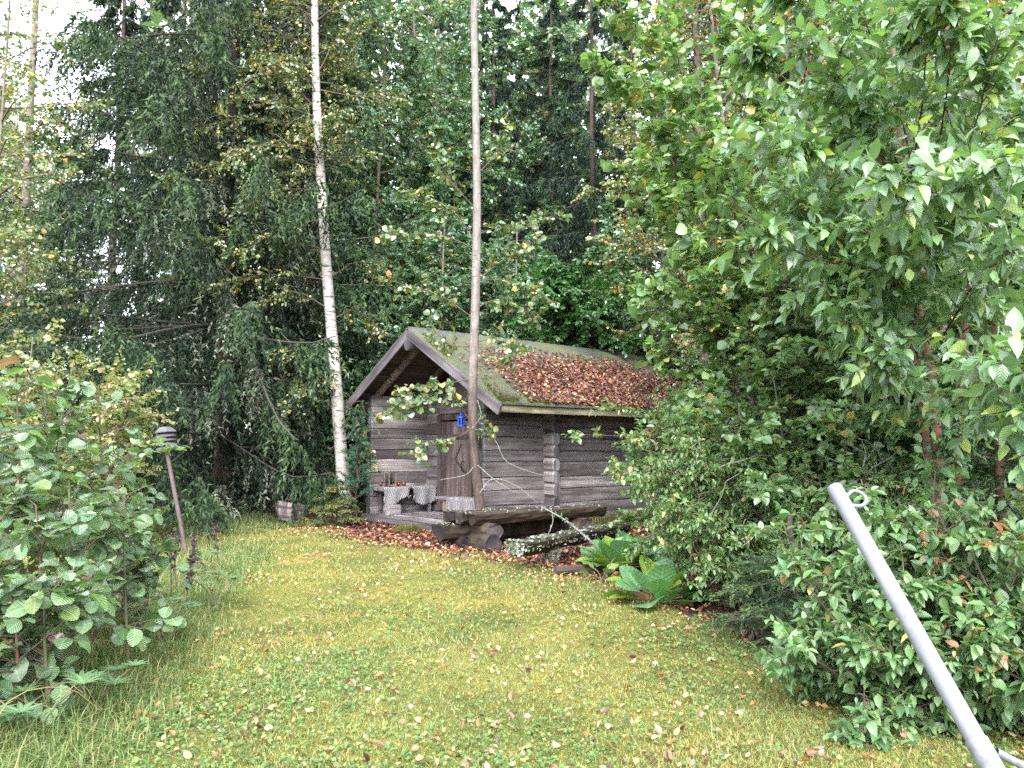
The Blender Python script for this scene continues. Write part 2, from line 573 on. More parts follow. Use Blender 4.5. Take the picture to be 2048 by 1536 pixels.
def ground_mat():
    m, nt, b = new_mat('ground_soil_moss')
    v = coords(nt, (1, 1, 1), rnd=False)
    at_ = nd(nt, 'ShaderNodeAttribute', attribute_name='col')
    sp = nd(nt, 'ShaderNodeSeparateColor')
    nt.links.new(at_.outputs['Color'], sp.inputs[0])
    n1 = noise(nt, v, 60, 4, .7)
    n2 = noise(nt, v, 1.2, 4, .6)
    n3 = noise(nt, v, 300, 2, .7)
    lawn = ramp(nt, n2, [(.35, (.13, .145, .04)), (.55, (.25, .235, .06)), (.7, (.32, .275, .085))])
    lawn = mixc(nt, .8, lawn, ramp(nt, n1, [(.3, (.4, .4, .35)), (.7, (1.4, 1.4, 1.3))]), 'MULTIPLY')
    soil = ramp(nt, n1, [(.3, (.025, .013, .01)), (.5, (.075, .032, .022)), (.7, (.17, .07, .04))])
    forest = ramp(nt, n1, [(.3, (.012, .014, .007)), (.6, (.045, .045, .018)), (.75, (.09, .07, .035))])
    c = mixc(nt, sp.outputs[0], lawn, soil)
    c = mixc(nt, sp.outputs[1], c, forest)
    nt.links.new(c, b.inputs['Base Color'])
    b.inputs['Roughness'].default_value = .95
    b.inputs['Specular IOR Level'].default_value = .2
    bump(nt, b, math_(nt, 'ADD', n1, n3), .8, .03)
    return m

def roof_mat():
    m, nt, b = new_mat('mossy_roof_felt')
    v = coords(nt, (1, 1, 1), rnd=False)
    n1 = noise(nt, v, 1.3, 5, .65)
    n2 = noise(nt, v, 45, 4, .7)
    c = ramp(nt, n2, [(.3, (.03, .032, .036)), (.7, (.10, .105, .11))])
    mo = ramp(nt, n1, [(.38, (0, 0, 0)), (.56, (.85, .85, .85))])
    c = mixc(nt, mo, c, ramp(nt, n2, [(.3, (.045, .055, .018)), (.7, (.15, .165, .075))]))
    nt.links.new(c, b.inputs['Base Color'])
    b.inputs['Roughness'].default_value = .9
    bump(nt, b, n2, .6, .02)
    return m

def cloth_mat(name, c1, c2, zig=True):
    m, nt, b = new_mat(name)
    tc = nd(nt, 'ShaderNodeAttribute', attribute_name='lc')
    sp = nd(nt, 'ShaderNodeSeparateXYZ')
    nt.links.new(tc.outputs['Vector'], sp.inputs[0])
    u, w = sp.outputs[0], sp.outputs[1]
    zz = math_(nt, 'ABSOLUTE', math_(nt, 'SUBTRACT', math_(nt, 'FRACT', math_(nt, 'MULTIPLY', w, 5.0)), .5))
    ph = math_(nt, 'ADD', math_(nt, 'MULTIPLY', u, 26.0), math_(nt, 'MULTIPLY', zz, 2.2 if zig else 0.0))
    st = math_(nt, 'ABSOLUTE', math_(nt, 'SUBTRACT', math_(nt, 'FRACT', ph), .5))
    st = math_(nt, 'MULTIPLY', st, 2.0)
    o = nd(nt, 'ShaderNodeTexCoord')
    n = noise(nt, o.outputs['Object'], 55, 4, .7)
    s2 = math_(nt, 'ADD', math_(nt, 'MULTIPLY', st, .6), math_(nt, 'MULTIPLY', n, .6))
    nt.links.new(ramp(nt, s2, [(.3, c1), (.75, c2)]), b.inputs['Base Color'])
    b.inputs['Roughness'].default_value = .95
    bump(nt, b, s2, .6, .01)
    return m
M_CLOTH = cloth_mat('rag_rug_zigzag', (.06, .056, .066), (.30, .288, .303))
M_CLOTH2 = cloth_mat('rag_rug_striped', (.075, .065, .075), (.30, .28, .295), zig=False)

def pole_mat():
    m, nt, b = new_mat('white_painted_steel')
    v = coords(nt, (1, 1, 1), rnd=False)
    n = noise(nt, v, 18, 5, .7)
    n2 = noise(nt, v, 3, 4, .6)
    c = ramp(nt, n2, [(.35, (.135, .14, .162)), (.65, (.185, .19, .218))])
    al = ramp(nt, n, [(.46, (1, 1, 1)), (.66, (.55, .58, .42))])
    st_ = ramp(nt, noise(nt, v, 2.2, 3, .6), [(.42, (0, 0, 0)), (.6, (1, 1, 1))])
    c = mixc(nt, st_, c, mixc(nt, .9, c, al, 'MULTIPLY'))
    sc_ = ramp(nt, noise(nt, v, 150, 2, .6), [(.3, (.72, .72, .72)), (.5, (1, 1, 1))])
    c = mixc(nt, .6, c, sc_, 'MULTIPLY')
    d = ramp(nt, noise(nt, v, 70, 3, .7), [(.68, (1, 1, 1)), (.74, (.4, .38, .33))])
    c = mixc(nt, .7, c, d, 'MULTIPLY')
    nt.links.new(c, b.inputs['Base Color'])
    b.inputs['Roughness'].default_value = .42
    return m
M_POLE = pole_mat()

# ------------------------------------------------------------------ ground
def axis(lo, hi, dlo, dhi, fine):
    mid = np.arange(dlo, dhi + fine / 2, fine)
    a = dlo - np.geomspace(fine, dlo - lo, 18)[::-1]
    b_ = dhi + np.geomspace(fine, hi - dhi, 18)
    return np.concatenate([a, mid, b_])
gx, gy = axis(-250, 250, -9, 9, .15), axis(-60, 350, 1, 21, .15)
GX, GY = np.meshgrid(gx, gy)
GZ = ground_h(GX, GY)
far = np.clip((np.hypot(GX, GY - 10) - 14) / 20, 0, 1)
GZ = GZ * (1 - far)
e = lawn_edge(GX, GY)
lit = np.clip(e / .35 + .3, 0, 1)
fo = np.clip((GY - 17.5) / 2, 0, 1)
fo = np.maximum(fo, np.clip((-GX - 5.5 + .06 * GY) / 1.5, 0, 1) * np.clip((GY - 8) / 4, 0, 1))
acc = Acc()
nx, ny = len(gx), len(gy)
ii = (np.arange(ny - 1)[:, None] * nx + np.arange(nx - 1)[None]).ravel()
acc.add(np.stack([GX, GY, GZ], -1), np.stack([ii, ii + 1, ii + nx + 1, ii + nx], 1),
        np.stack([lit, fo, 0 * fo], -1).reshape(-1, 3))
tag(link('ground', acc.mesh('ground', ground_mat(), smooth=True)), kind='structure')

# ------------------------------------------------------------------ cabin
D1 = A(math.sin(math.radians(49)), math.cos(math.radians(49)), 0)
D2 = A(-D1[1], D1[0], 0)
CORNER = A(-.455, 13.6, 0)
def cab(x, y, z):
    return CORNER + D1 * x + D2 * y + A(0, 0, z)
ANG = math.atan2(D1[1], D1[0])
cabin = thing('log_cabin', 'small weathered grey log cabin with open gabled porch and leaf covered mossy roof', 'cabin', CORNER, rz=ANG)
R_ = random.Random(4)

def box_acc(acc, lo, hi, c=None, mi=0, jit=0.0):
    x0, y0, z0 = lo; x1, y1, z1 = hi
    v = A((x0, y0, z0), (x1, y0, z0), (x1, y1, z0), (x0, y1, z0), (x0, y0, z1), (x1, y0, z1), (x1, y1, z1), (x0, y1, z1))
    if jit: v = v + np.array([[R_.uniform(-jit, jit) for _ in range(3)] for _ in range(8)])
    acc.add(v, [(0, 3, 2, 1), (4, 5, 6, 7), (0, 1, 5, 4), (1, 2, 6, 5), (2, 3, 7, 6), (3, 0, 4, 7)], c, mi=mi)

def bev_box(name, size, mat, parent, loc, rot=(0, 0, 0), bev=.006, jit=.004):
    """plank with chamfered long edges, centred, length along X"""
    L, W, H = size
    b = min(bev, W * .3, H * .3)
    prof = [(-W / 2 + b, -H / 2), (W / 2 - b, -H / 2), (W / 2, -H / 2 + b), (W / 2, H / 2 - b), (W / 2 - b, H / 2), (-W / 2 + b, H / 2), (-W / 2, H / 2 - b), (-W / 2, -H / 2 + b)]
    K = max(2, min(9, int(L / .25) + 2))
    V, F = [], []
    for i in range(K):
        x = -L / 2 + L * i / (K - 1)
        dy, dz = R_.uniform(-jit, jit), R_.uniform(-jit, jit)
        for (y, z) in prof:
            V.append((x + (R_.uniform(-jit, jit) if i in (0, K - 1) else 0), y + dy, z + dz))
    for i in range(K - 1):
        for j in range(8):
            j2 = (j + 1) % 8
            F.append((i * 8 + j, i * 8 + j2, i * 8 + 8 + j2, i * 8 + 8 + j))
    acc = Acc().add(A(*V), np.array(F))
    acc.f.append(np.array([[7, 6, 5, 4, 3, 2, 1, 0], [(K - 1) * 8 + j for j in range(8)]])); acc.mi.append(np.zeros(2, np.int32))
    return link(name, acc.mesh(name, mat), parent, loc, rot)

def log_mesh(L, W, H, ends=(0, 0), seed=0, mat=None):
    """hewn log, length along +X from 0; ends = length of the bare projecting ends"""
    r = random.Random(seed)
    xs = sorted(set([0, .03] + [round(i * L / max(3, int(L / .4)), 3) for i in range(1, max(3, int(L / .4)))] + [L - .03, L] +
                    ([ends[0], ends[0] + .02] if ends[0] else []) + ([L - ends[1], L - ends[1] - .02] if ends[1] else [])))
    V, F = [], []
    ph1, ph2 = r.uniform(0, 6), r.uniform(0, 6)
    for x in xs:
        bare = (ends[0] and x <= ends[0] + 1e-6) or (ends[1] and x >= L - ends[1] - 1e-6)
        ch = H * (.2 if bare else .075)
        cw = W * (.26 if bare else .17)
        sh = .012 if x in (0, L) else 0
        w, h = W / 2 - sh, H / 2 + .003 - sh
        dy = .006 * math.sin(x * 2.1 + ph1) + r.uniform(-.003, .003)
        dz = .012 * math.sin(x * 1.3 + 1) + .008 * math.sin(x * 2.9)
        for (y, z) in [(-w + cw, -h), (w - cw, -h), (w, -h + ch), (w * 1.01, 0), (w, h - ch), (w - cw, h), (-w + cw, h), (-w, h - ch), (-w * 1.01, 0), (-w, -h + ch)]:
            V.append((x, y + dy, z + dz))
    n = 10
    for i in range(len(xs) - 1):
        for j in range(n):
            j2 = (j + 1) % n
            F.append((i * n + j, i * n + j2, i * n + n + j2, i * n + n + j))
    acc = Acc().add(A(*V), np.array(F))
    k = (len(xs) - 1) * n
    acc.f.append(np.array([list(range(n))[::-1], [k + j for j in range(n)]])); acc.mi.append(np.full(2, 1, np.int32))
    return acc.mesh('log', [mat or M_LOG, M_LOGEND])

WALL_T, CAB_L, CAB_W, NLOG, LOG_H, Z0 = .18, 6.05, 4.0, 11, .238, .03
LW = A(1.1, .86, 1.15, .95, 1.2, .84, 1.02, .9, 1.13, .87, .98); LW = LW / LW.sum() * NLOG * LOG_H
LZ = Z0 + np.concatenate([[0], np.cumsum(LW)])
XC = 1.475          # centre of the cross wall with the door
def wall_part(name):
    o = link(name, None, cabin)
    o.empty_display_size = .1
    return o
w_right, w_left, w_door, w_back = [wall_part('wall') for _ in range(4)]
for i in range(NLOG):
    z, lh = (LZ[i] + LZ[i + 1]) / 2, LW[i]
    e0 = .05
    link('log', log_mesh(CAB_L + e0 + .25, WALL_T, lh, (0, .25), i + 1), w_right, (-e0, WALL_T / 2, z))
    link('log', log_mesh(CAB_L + e0 + .25, WALL_T, lh, (0, .25), i + 31), w_left, (-e0, CAB_W - WALL_T / 2, z))
DOOR_Y0, DOOR_Y1, DOOR_Z0, DOOR_Z1 = 2.25, 3.27, .20, 2.12
for i in range(NLOG):
    z = Z0 + LOG_H * (i + .5) + LOG_H * .5
    pr = .27 if i < NLOG - 2 else (.31 if i < NLOG - 1 else -.02)
    if z + LOG_H * .5 > DOOR_Z0 and z - LOG_H * .4 < DOOR_Z1 + .08:
        L1 = DOOR_Y0 - .09 + pr
        link('log', log_mesh(L1, WALL_T, LOG_H, (pr, 0), 60 + i), w_door, (XC, -pr, z), (0, 0, math.pi / 2))
        L2 = CAB_W + pr - (DOOR_Y1 + .09)
        link('log', log_mesh(L2, WALL_T, LOG_H, (0, pr), 80 + i), w_door, (XC, DOOR_Y1 + .09, z), (0, 0, math.pi / 2))
    else:
        link('log', log_mesh(CAB_W + 2 * pr, WALL_T, LOG_H, (max(pr, 0), max(pr, 0)), 60 + i), w_door, (XC, -pr, z), (0, 0, math.pi / 2))
    link('log', log_mesh(CAB_W + 2 * pr, WALL_T, LOG_H, (max(pr, 0), max(pr, 0)), 100 + i), w_back, (CAB_L - .09, -pr, z), (0, 0, math.pi / 2))

EAVE, RIDGE_Z, EAVE_Z = .78, 3.93, 2.34
SL = (RIDGE_Z - EAVE_Z) / (CAB_W / 2 + EAVE)
SANG = math.atan(SL)
FRONT, BACK = -.33, 6.35
def roof_z(y):
    return RIDGE_Z - SL * abs(y - CAB_W / 2)
# gable logs over the door wall and the back wall
zg = Z0 + LOG_H * (NLOG + .5)
k = 0
while True:
    z = zg + .21 * (k + .5)
    half = (RIDGE_Z - .16 - (z + .10)) / SL
    if half < .12: break
    for xx, w in ((XC, w_door), (CAB_L - .09, w_back)):
        link('log', log_mesh(2 * half, WALL_T * .9, .21, (0, 0), 140 + k), w, (xx, CAB_W / 2 - half, z), (0, 0, math.pi / 2))
    k += 1
# door with frame
dr = link('door', None, cabin)
def vplank(name, w, h, t, mat, parent, loc):
    """vertical plank: box modelled upright so grain runs along local Z"""
    acc = Acc()
    b = min(.006, w * .2, t * .3)
    prof = [(-t / 2 + b, -w / 2), (t / 2 - b, -w / 2), (t / 2, -w / 2 + b), (t / 2, w / 2 - b), (t / 2 - b, w / 2), (-t / 2 + b, w / 2), (-t / 2, w / 2 - b), (-t / 2, -w / 2 + b)]
    V, F = [], []
    K = 5
    for i in range(K):
        z = -h / 2 + h * i / (K - 1)
        dx, dy = R_.uniform(-.003, .003), R_.uniform(-.003, .003)
        V += [(x + dx, y + dy, z) for x, y in prof]
    for i in range(K - 1):
        for j in range(8):
            F.append((i * 8 + j, i * 8 + (j + 1) % 8, i * 8 + 8 + (j + 1) % 8, i * 8 + 8 + j))
    acc.add(A(*V), np.array(F))
    acc.f.append(np.array([list(range(8))[::-1], [(K - 1) * 8 + j for j in range(8)]])); acc.mi.append(np.zeros(2, np.int32))
    return link(name, acc.mesh(name, mat), parent, loc)
wj = (DOOR_Y1 - DOOR_Y0) / 5
for j in range(5):
    vplank('plank', wj - .008, DOOR_Z1 - DOOR_Z0 - .02, .035, M_DOOR, dr, (XC - .07, DOOR_Y0 + wj * (j + .5), (DOOR_Z0 + DOOR_Z1) / 2))
# ledges and the bent diagonal battens of the door
xf = XC - .07 - .0175 - .014
bev_box('ledge', (1.0, .10, .026), M_DOOR, dr, (xf, (DOOR_Y0 + DOOR_Y1) / 2, 1.78), (math.pi / 2, 0, math.pi / 2), jit=.002)
bev_box('ledge', (1.0, .12, .026), M_DOOR, dr, (xf, (DOOR_Y0 + DOOR_Y1) / 2, .42), (math.pi / 2, 0, math.pi / 2), jit=.002)
def bar_between(name, p0, p1, w, t, mat, parent):
    p0, p1 = A(*p0), A(*p1)
    d = norm(p1 - p0); n_ = A(-1, 0, 0); q_ = np.cross(n_, d)
    o = bev_box(name, (np.linalg.norm(p1 - p0), w, t), mat, parent, (0, 0, 0), jit=.001)
    c_ = (p0 + p1) / 2
    o.matrix_basis = Matrix(((d[0], q_[0], n_[0], c_[0]), (d[1], q_[1], n_[1], c_[1]), (d[2], q_[2], n_[2], c_[2]), (0, 0, 0, 1)))
    return o
bar_between('batten', (xf, 2.54, 1.62), (xf, 2.74, 1.32), .035, .03, M_DARKWOOD, dr)
bar_between('batten', (xf, 2.745, 1.30), (xf, 2.37, 1.00), .035, .03, M_DARKWOOD, dr)
acc = Acc()
acc.add(*tubes(spline([(xf - .02, 2.40, 1.05), (xf - .09, 2.40, 1.08), (xf - .09, 2.40, 1.24), (xf - .02, 2.40, 1.27)], 10), .012, 6))
link('handle', acc.mesh('handle', M_BLACK), dr)
fr = link('door_frame', None, cabin)
for y in (DOOR_Y0 - .055, DOOR_Y1 + .055):
    vplank('jamb', .105, DOOR_Z1 - DOOR_Z0 + .04, .20, M_DOOR, fr, (XC - .03, y, (DOOR_Z0 + DOOR_Z1) / 2))
bev_box('lintel', (1.28, .2, .12), M_DOOR, fr, (XC - .032, (DOOR_Y0 + DOOR_Y1) / 2, DOOR_Z1 + .085), (0, 0, math.pi / 2), jit=.002)

# porch deck
dk = link('porch_deck', None, cabin)
nb = 11
bw = (XC - .09 + .12) / nb
for j in range(nb):
    bev_box('deck_board', (CAB_W - 2 * WALL_T - .02 if j > 1 else CAB_W + .02, bw - .007, .035), M_PLANK, dk, (-.12 + bw * (j + .5) - (.03 if j < 2 else 0), CAB_W / 2, .135 + R_.uniform(-.002, .002)), (0, 0, math.pi / 2), jit=.002)
bev_box('deck_edge_board', (CAB_W + .02, .04, .15), M_PLANK, dk, (-.135, CAB_W / 2, .04), (0, 0, math.pi / 2), jit=.003)

# roof: boards, rafters, purlins, felt, barge boards, eave boards
roof = link('roof', None, cabin)
half_w = CAB_W / 2 + EAVE
slope_len = half_w / math.cos(SANG)
felt = roof_mat()
for sgn in (-1, 1):
    nbd = 14
    for j in range(nbd):
        sj = slope_len * (j + .5) / nbd
        y = CAB_W / 2 + sgn * sj * math.cos(SANG)
        z = RIDGE_Z - .075 - sj * math.sin(SANG)
        bev_box('roof_board', (BACK - FRONT - .04, slope_len / nbd - .012, .025), M_DARKWOOD, roof, ((FRONT + BACK) / 2, y, z), (-sgn * SANG, 0, 0), jit=.002)
    # felt sheet, slightly wavy, laid in courses
    acc = Acc()
    U, W_ = 60, 26
    uu = np.linspace(FRONT - .03, BACK, U); ww = np.linspace(0, slope_len + .04, W_)
    UU, WW = np.meshgrid(uu, ww, indexing='ij')
    lift = .02 + .012 * np.sin(UU * 5.1 + 2 * WW) * np.sin(WW * 4) + .018 * ((WW * 1.3) % 1.0) + .008 * np.sin(UU * 23)
    for top in (0, 1):
        hh = (lift if top else lift * 0 - .012) - .045
        yy = CAB_W / 2 + sgn * (WW * math.cos(SANG) + hh * math.sin(SANG))
        zz = RIDGE_Z - WW * math.sin(SANG) + hh * math.cos(SANG)
        i0 = (np.arange(U - 1)[:, None] * W_ + np.arange(W_ - 1)[None]).ravel()
        acc.add(np.stack([UU, yy, zz], -1), np.stack([i0, i0 + W_, i0 + W_ + 1, i0 + 1], 1))
    # close the rim
    n0 = U * W_
    rim = [i * W_ for i in range(U)] + [(U - 1) * W_ + j for j in range(1, W_)] + [i * W_ + W_ - 1 for i in range(U - 2, -1, -1)] + [j for j in range(W_ - 2, 0, -1)]
    rf = np.array([(rim[i], rim[(i + 1) % len(rim)], rim[(i + 1) % len(rim)] + n0, rim[i] + n0) for i in range(len(rim))])
    acc.f.append(rf); acc.mi.append(np.zeros(len(rf), np.int32))
    link('roof_felt', acc.mesh('roof_felt', felt, smooth=True), roof)
    # barge boards front and back
    for xx in (FRONT - .02, BACK + .0):
        sj = slope_len / 2
        bev_box('barge_board', (slope_len + .02, .035, .19), M_BARGE, roof, (xx, CAB_W / 2 + sgn * (sj + .0) * math.cos(SANG), RIDGE_Z - .165 - sj * math.sin(SANG) + (.0 if sgn > 0 else .001)),
                (0, SANG, math.pi / 2 * sgn), jit=.003)
    # eave board under the roof edge
    bev_box('eave_board', (BACK - FRONT - .1, .035, .15), M_EAVE, roof, ((FRONT + BACK) / 2, CAB_W / 2 + sgn * (half_w - .05), EAVE_Z - .125), jit=.004)
    bev_box('eave_beam', (BACK - FRONT - .2, .13, .12), M_LOG, roof, ((FRONT + BACK) / 2, CAB_W / 2 + sgn * (half_w - .20), EAVE_Z - .02), jit=.004)
    # porch rafters
    for xx in (.12, XC - .35):
        bev_box('rafter', (slope_len - .25, .08, .13), M_DARKWOOD if xx > 1 else M_DOOR, roof, (xx, CAB_W / 2 + sgn * (slope_len * .47) * math.cos(SANG), RIDGE_Z - .18 - slope_len * .47 * math.sin(SANG)), (0, SANG, math.pi / 2 * sgn), jit=.003)
# ridge log with rounded end
acc = Acc()
a = np.linspace(0, 2 * math.pi, 14, endpoint=False)
P = np.stack([np.linspace(FRONT - .035, BACK - .05, 8), np.full(8, CAB_W / 2), np.full(8, RIDGE_Z - .36)], 1)
v, f = tubes(P, .115, 14)
v = v * A(1, 1, 1); v[:, 2] = RIDGE_Z - .36 + (v[:, 2] - RIDGE_Z + .36) * 1.2
acc.add(v, f); acc.f.append(np.array([list(range(14)), list(range(14 * 8 - 14, 14 * 8))[::-1]])); acc.mi.append(np.full(2, 1, np.int32))
link('ridge_log', acc.mesh('ridge_log', [M_LOG, M_LOGEND], smooth=False), roof)
# moss along the eave and barge edges, as soft tufts
def tufts(acc, rng, O, up, size, cols, nb=10):
    n = len(O)
    idx = np.repeat(np.arange(n), nb)
    d = norm(up[idx] + rng.normal(0, .75, (n * nb, 3)))
    b = O[idx] + rng.normal(0, size * .5, (n * nb, 3))
    L = size * rng.uniform(.5, 1.2, n * nb)
    s = norm(np.cross(d, rng.normal(size=(n * nb, 3)))) * (L * .28)[:, None]
    V = np.stack([b - s, b + s, b + d * L[:, None]], 1)
    acc.add(V, np.arange(n * nb * 3).reshape(-1, 3), np.repeat(cols[rng.integers(0, len(cols), n * nb)] * rng.uniform(.7, 1.3, (n * nb, 1)), 3, 0))
rng = np.random.default_rng(5)
acc = Acc()
mossc = A((.09, .10, .018), (.13, .13, .03), (.06, .075, .02))
n = 1400
x = rng.uniform(FRONT, BACK, n)
w = slope_len + .02 - np.abs(rng.normal(0, .10, n))
m_ = rng.random(n) < .35
x = np.where(m_, FRONT + np.abs(rng.normal(0, .10, n)), x); w = np.where(m_, rng.uniform(.2, slope_len, n), w)
cl = np.sin(x * 2.3) + np.sin(x * 5.1 + w * 3) > -.3
x, w = x[cl], w[cl]
O = np.stack([x, CAB_W / 2 - w * math.cos(SANG), RIDGE_Z - .01 - w * math.sin(SANG)], 1)
tufts(acc, rng, O, np.tile(A(0, -math.sin(SANG), math.cos(SANG)), (len(O), 1)), .03, mossc, 7)
mo = tag(link('moss', acc.mesh('moss', M_GRASS), roof), kind='stuff')

# leaves on the roof
LIT_PAL = [(3, (.15, .052, .036)), (3, (.095, .036, .030)), (1.8, (.25, .095, .05)), (1.1, (.38, .19, .08)), (2.8, (.052, .024, .023)), (.8, (.40, .28, .19))]
rng = np.random.default_rng(6)
acc = Acc()
n = 24000
x = rng.uniform(FRONT + .15, BACK, n); w = slope_len * np.sqrt(rng.uniform(0.02, 1, n))
dens = .5 + .5 * np.sin(x * 1.7 + 1) * np.sin(w * 2.1 + x) + .4 * np.sin(x * .8)
ok = (rng.random(n) < np.clip((x - .25) / 1.2, .05, 1) * np.clip(w / 1.0 - .45, .04, 1) * np.clip(dens + .7, .2, 1)) 
x, w = x[ok], w[ok]; n = len(x)
nrm = A(0, -math.sin(SANG), math.cos(SANG))
O = np.stack([x, CAB_W / 2 - w * math.cos(SANG), RIDGE_Z - w * math.sin(SANG)], 1) + nrm * rng.uniform(-.005, .03, n)[:, None]
O = O[:, 0:1] * D1 + O[:, 1:2] * D2 + O[:, 2:3] * A(0, 0, 1) + CORNER
nw = D2 * nrm[1] + A(0, 0, nrm[2])
Z = norm(nw + .4 * rng.normal(size=(n, 3)))
Y = norm(np.cross(Z, rng.normal(size=(n, 3)))); X = np.cross(Y, Z)
c, _ = pick_cols(rng, n, LIT_PAL)
scatter(acc, T_Q, O, X, Y, Z, rng.uniform(.045, .085, n), c)
tag(link('roof_leaf_litter', acc.mesh('roof_leaf_litter', M_LITTER)), 'rust brown fallen leaves lying over the cabin roof', 'leaf litter', kind='stuff')

# ------------------------------------------------------------------ things on and around the porch
def lathe(acc, prof, sides=16, centre=(0, 0, 0), mi=0, c=None):
    prof = np.asarray(prof, float)
    a = np.arange(sides) * 2 * math.pi / sides
    V = np.stack([prof[:, 0:1] * np.cos(a), prof[:, 0:1] * np.sin(a), np.repeat(prof[:, 1:2], sides, 1)], -1) + A(*centre)
    n = len(prof)
    i = np.arange(n - 1)[:, None] * sides; j = np.arange(sides)[None]; j2 = (j + 1) % sides
    f = np.stack([i + j, i + j2, i + sides + j2, i + sides + j], -1).reshape(-1, 4)
    acc.add(V.reshape(-1, 3), f, c, mi=mi)
    return acc

def cloth(name, label, L, W, drop_f, drop_e, loc, rz, mat, seed, parts=None):
    """runner over a board: local X along the bench, hanging over the -Y long side"""
    rng = np.random.default_rng(seed)
    acc = Acc()
    U, K = 46, 26
    u = np.linspace(-L / 2, L / 2, U)
    prof_len = W + drop_f
    V = []; LC = []
    ends = rng.normal(0, .03, U)
    for i, uu in enumerate(u):
        df = drop_f + ends[i] * .5 + .05 * math.sin(uu * 7 + seed) + parts(uu) if parts else drop_f + ends[i] * .35
        for k in range(K):
            s = (W + df) * k / (K - 1)
            ov = min(max(0, abs(uu) - (L / 2 - drop_e)), drop_e) if drop_e else 0
            if s < W:
                y, z = W / 2 - s, 0
            else:
                d = s - W
                y, z = -W / 2 - .012 - .02 * math.sin(uu * 19 + seed) * min(1, d * 5) - .01, -d
            xx = uu
            if ov and s < W + df:
                xx = math.copysign(L / 2 - drop_e + .012 + .01 * math.sin(s * 30), uu); z = z - ov
            V.append((xx, y, z + .008 + .003 * math.sin(uu * 31 + s * 23)))
            LC.append((uu, s))
    i0 = (np.arange(U - 1)[:, None] * K + np.arange(K - 1)[None]).ravel()
    acc.add(A(*V), np.stack([i0, i0 + 1, i0 + K + 1, i0 + K], 1), None, np.array(LC))
    # fringe
    o = link(name, acc.mesh(name, mat, smooth=True), loc=loc, rot=(0, 0, rz))
    md = o.modifiers.new('thick', 'SOLIDIFY'); md.thickness = .006
    return tag(o, label, 'cloth')

# long bench on the left wall
bn = thing('porch_bench', 'long plank bench along the inner porch wall, under the draped zigzag runners', 'bench', cab(.67, 3.59, .155), rz=ANG)
BT = .56
for j in (-1, 1):
    bev_box('seat_board', (1.30, .205, .04), M_PLANK, bn, (0, j * .107, BT - .02))
for xx in (-.52, .52):
    for yy in (-.16, .16):
        vplank('leg', .06, BT - .04, .06, M_PLANK, bn, (xx, yy, (BT - .04) / 2))
bev_box('timber_block', (.3, .2, .2), M_PLANK, bn, (-.5, -.28, .10), (0, 0, .1))
p = cab(.67, 3.59, .155 + BT)
off1 = D1 * -.37; off2 = D1 * .34
cloth('rag_runner', 'pale grey zigzag rag runner with ragged hanging corner, under the wooden lantern', .76, .44, .34, .09, p + off1, ANG, M_CLOTH, 3, lambda u: -.10 * max(0, u * 3) + (.22 if u < -.27 else 0))
cloth('rag_runner', 'grey zigzag rag runner on the bench end nearest the cabin door', .64, .44, .36, .05, p + off2, ANG, M_CLOTH, 8, lambda u: -.08 * max(0, -u * 2))
# low stool seen under the bench
# wooden lantern
lt = thing('wooden_lantern', 'small square wooden lantern frame with glass and candle, on the rag runner', 'lantern', cab(.27, 3.56, .155 + BT + .016), rz=ANG)
s = .085
for xx in (-s, s):
    for yy in (-s, s):
        vplank('post', .026, .30, .026, M_RAWWOOD, lt, (xx, yy, .15))
for z in (.02, .29):
    for xx in (-s, s):
        bev_box('rail', (2 * s - .028, .024, .024), M_RAWWOOD, lt, (xx, 0, z), (0, 0, math.pi / 2), jit=.001)
        bev_box('rail', (2 * s - .028, .024, .024), M_RAWWOOD, lt, (0, xx, z), jit=.001)
acc = Acc(); box_acc(acc, (-s + .0145, -s + .0145, .005), (s - .0145, s - .0145, .012)); link('base_plate', acc.mesh('base_plate', M_RAWWOOD), lt)
acc = Acc(); lathe(acc, [(0, .013), (.028, .013), (.028, .10), (.004, .105), (0, .105)], 12); link('candle', acc.mesh('candle', M_CANDLE, smooth=False), lt)
for q in range(4):
    acc = Acc()
    box_acc(acc, (-s + .02, -.0015, .035), (s - .02, .0015, .275))
    link('pane', acc.mesh('pane', M_GLASS), lt, (s * math.cos(q * math.pi / 2), s * math.sin(q * math.pi / 2), 0), (0, 0, q * math.pi / 2 + math.pi / 2))
for i, (dx, dy, lb) in enumerate(((.47, 3.54, 'round orange glass candle bowl beside the wooden lantern'), (.57, 3.50, 'round orange glass candle bowl on the lantern side of the runner gap, toward the door'), (.10, 3.66, 'small orange glass candle bowl between the wooden lantern and the porch corner'))):
    t = thing('candle_bowl', lb, 'candle holder', cab(dx, dy, .155 + BT + .014), 'orange candle bowls on the porch bench')
    acc = Acc(); r = .05 if i < 2 else .04
    lathe(acc, [(0, 0), (r * .6, 0), (r, .03), (r * .95, .065), (r * .8, .075), (r * .74, .072), (r * .85, .05), (r * .5, .014), (0, .012)], 14)
    link('bowl', acc.mesh('bowl', M_ORANGE, smooth=True), t)
    acc = Acc(); lathe(acc, [(r * .45, .013), (r * .45, .05), (0, .052)], 10); link('candle', acc.mesh('candle', M_CANDLE), t)
tray = bev_box('wooden_tray', (.26, .16, .02), M_PLANK, None, tuple(cab(1.02, 3.60, .155 + BT + .045)), (0, 0, ANG))
tag(tray, 'flat grey wooden board on the runner at the door end of the bench', 'board')
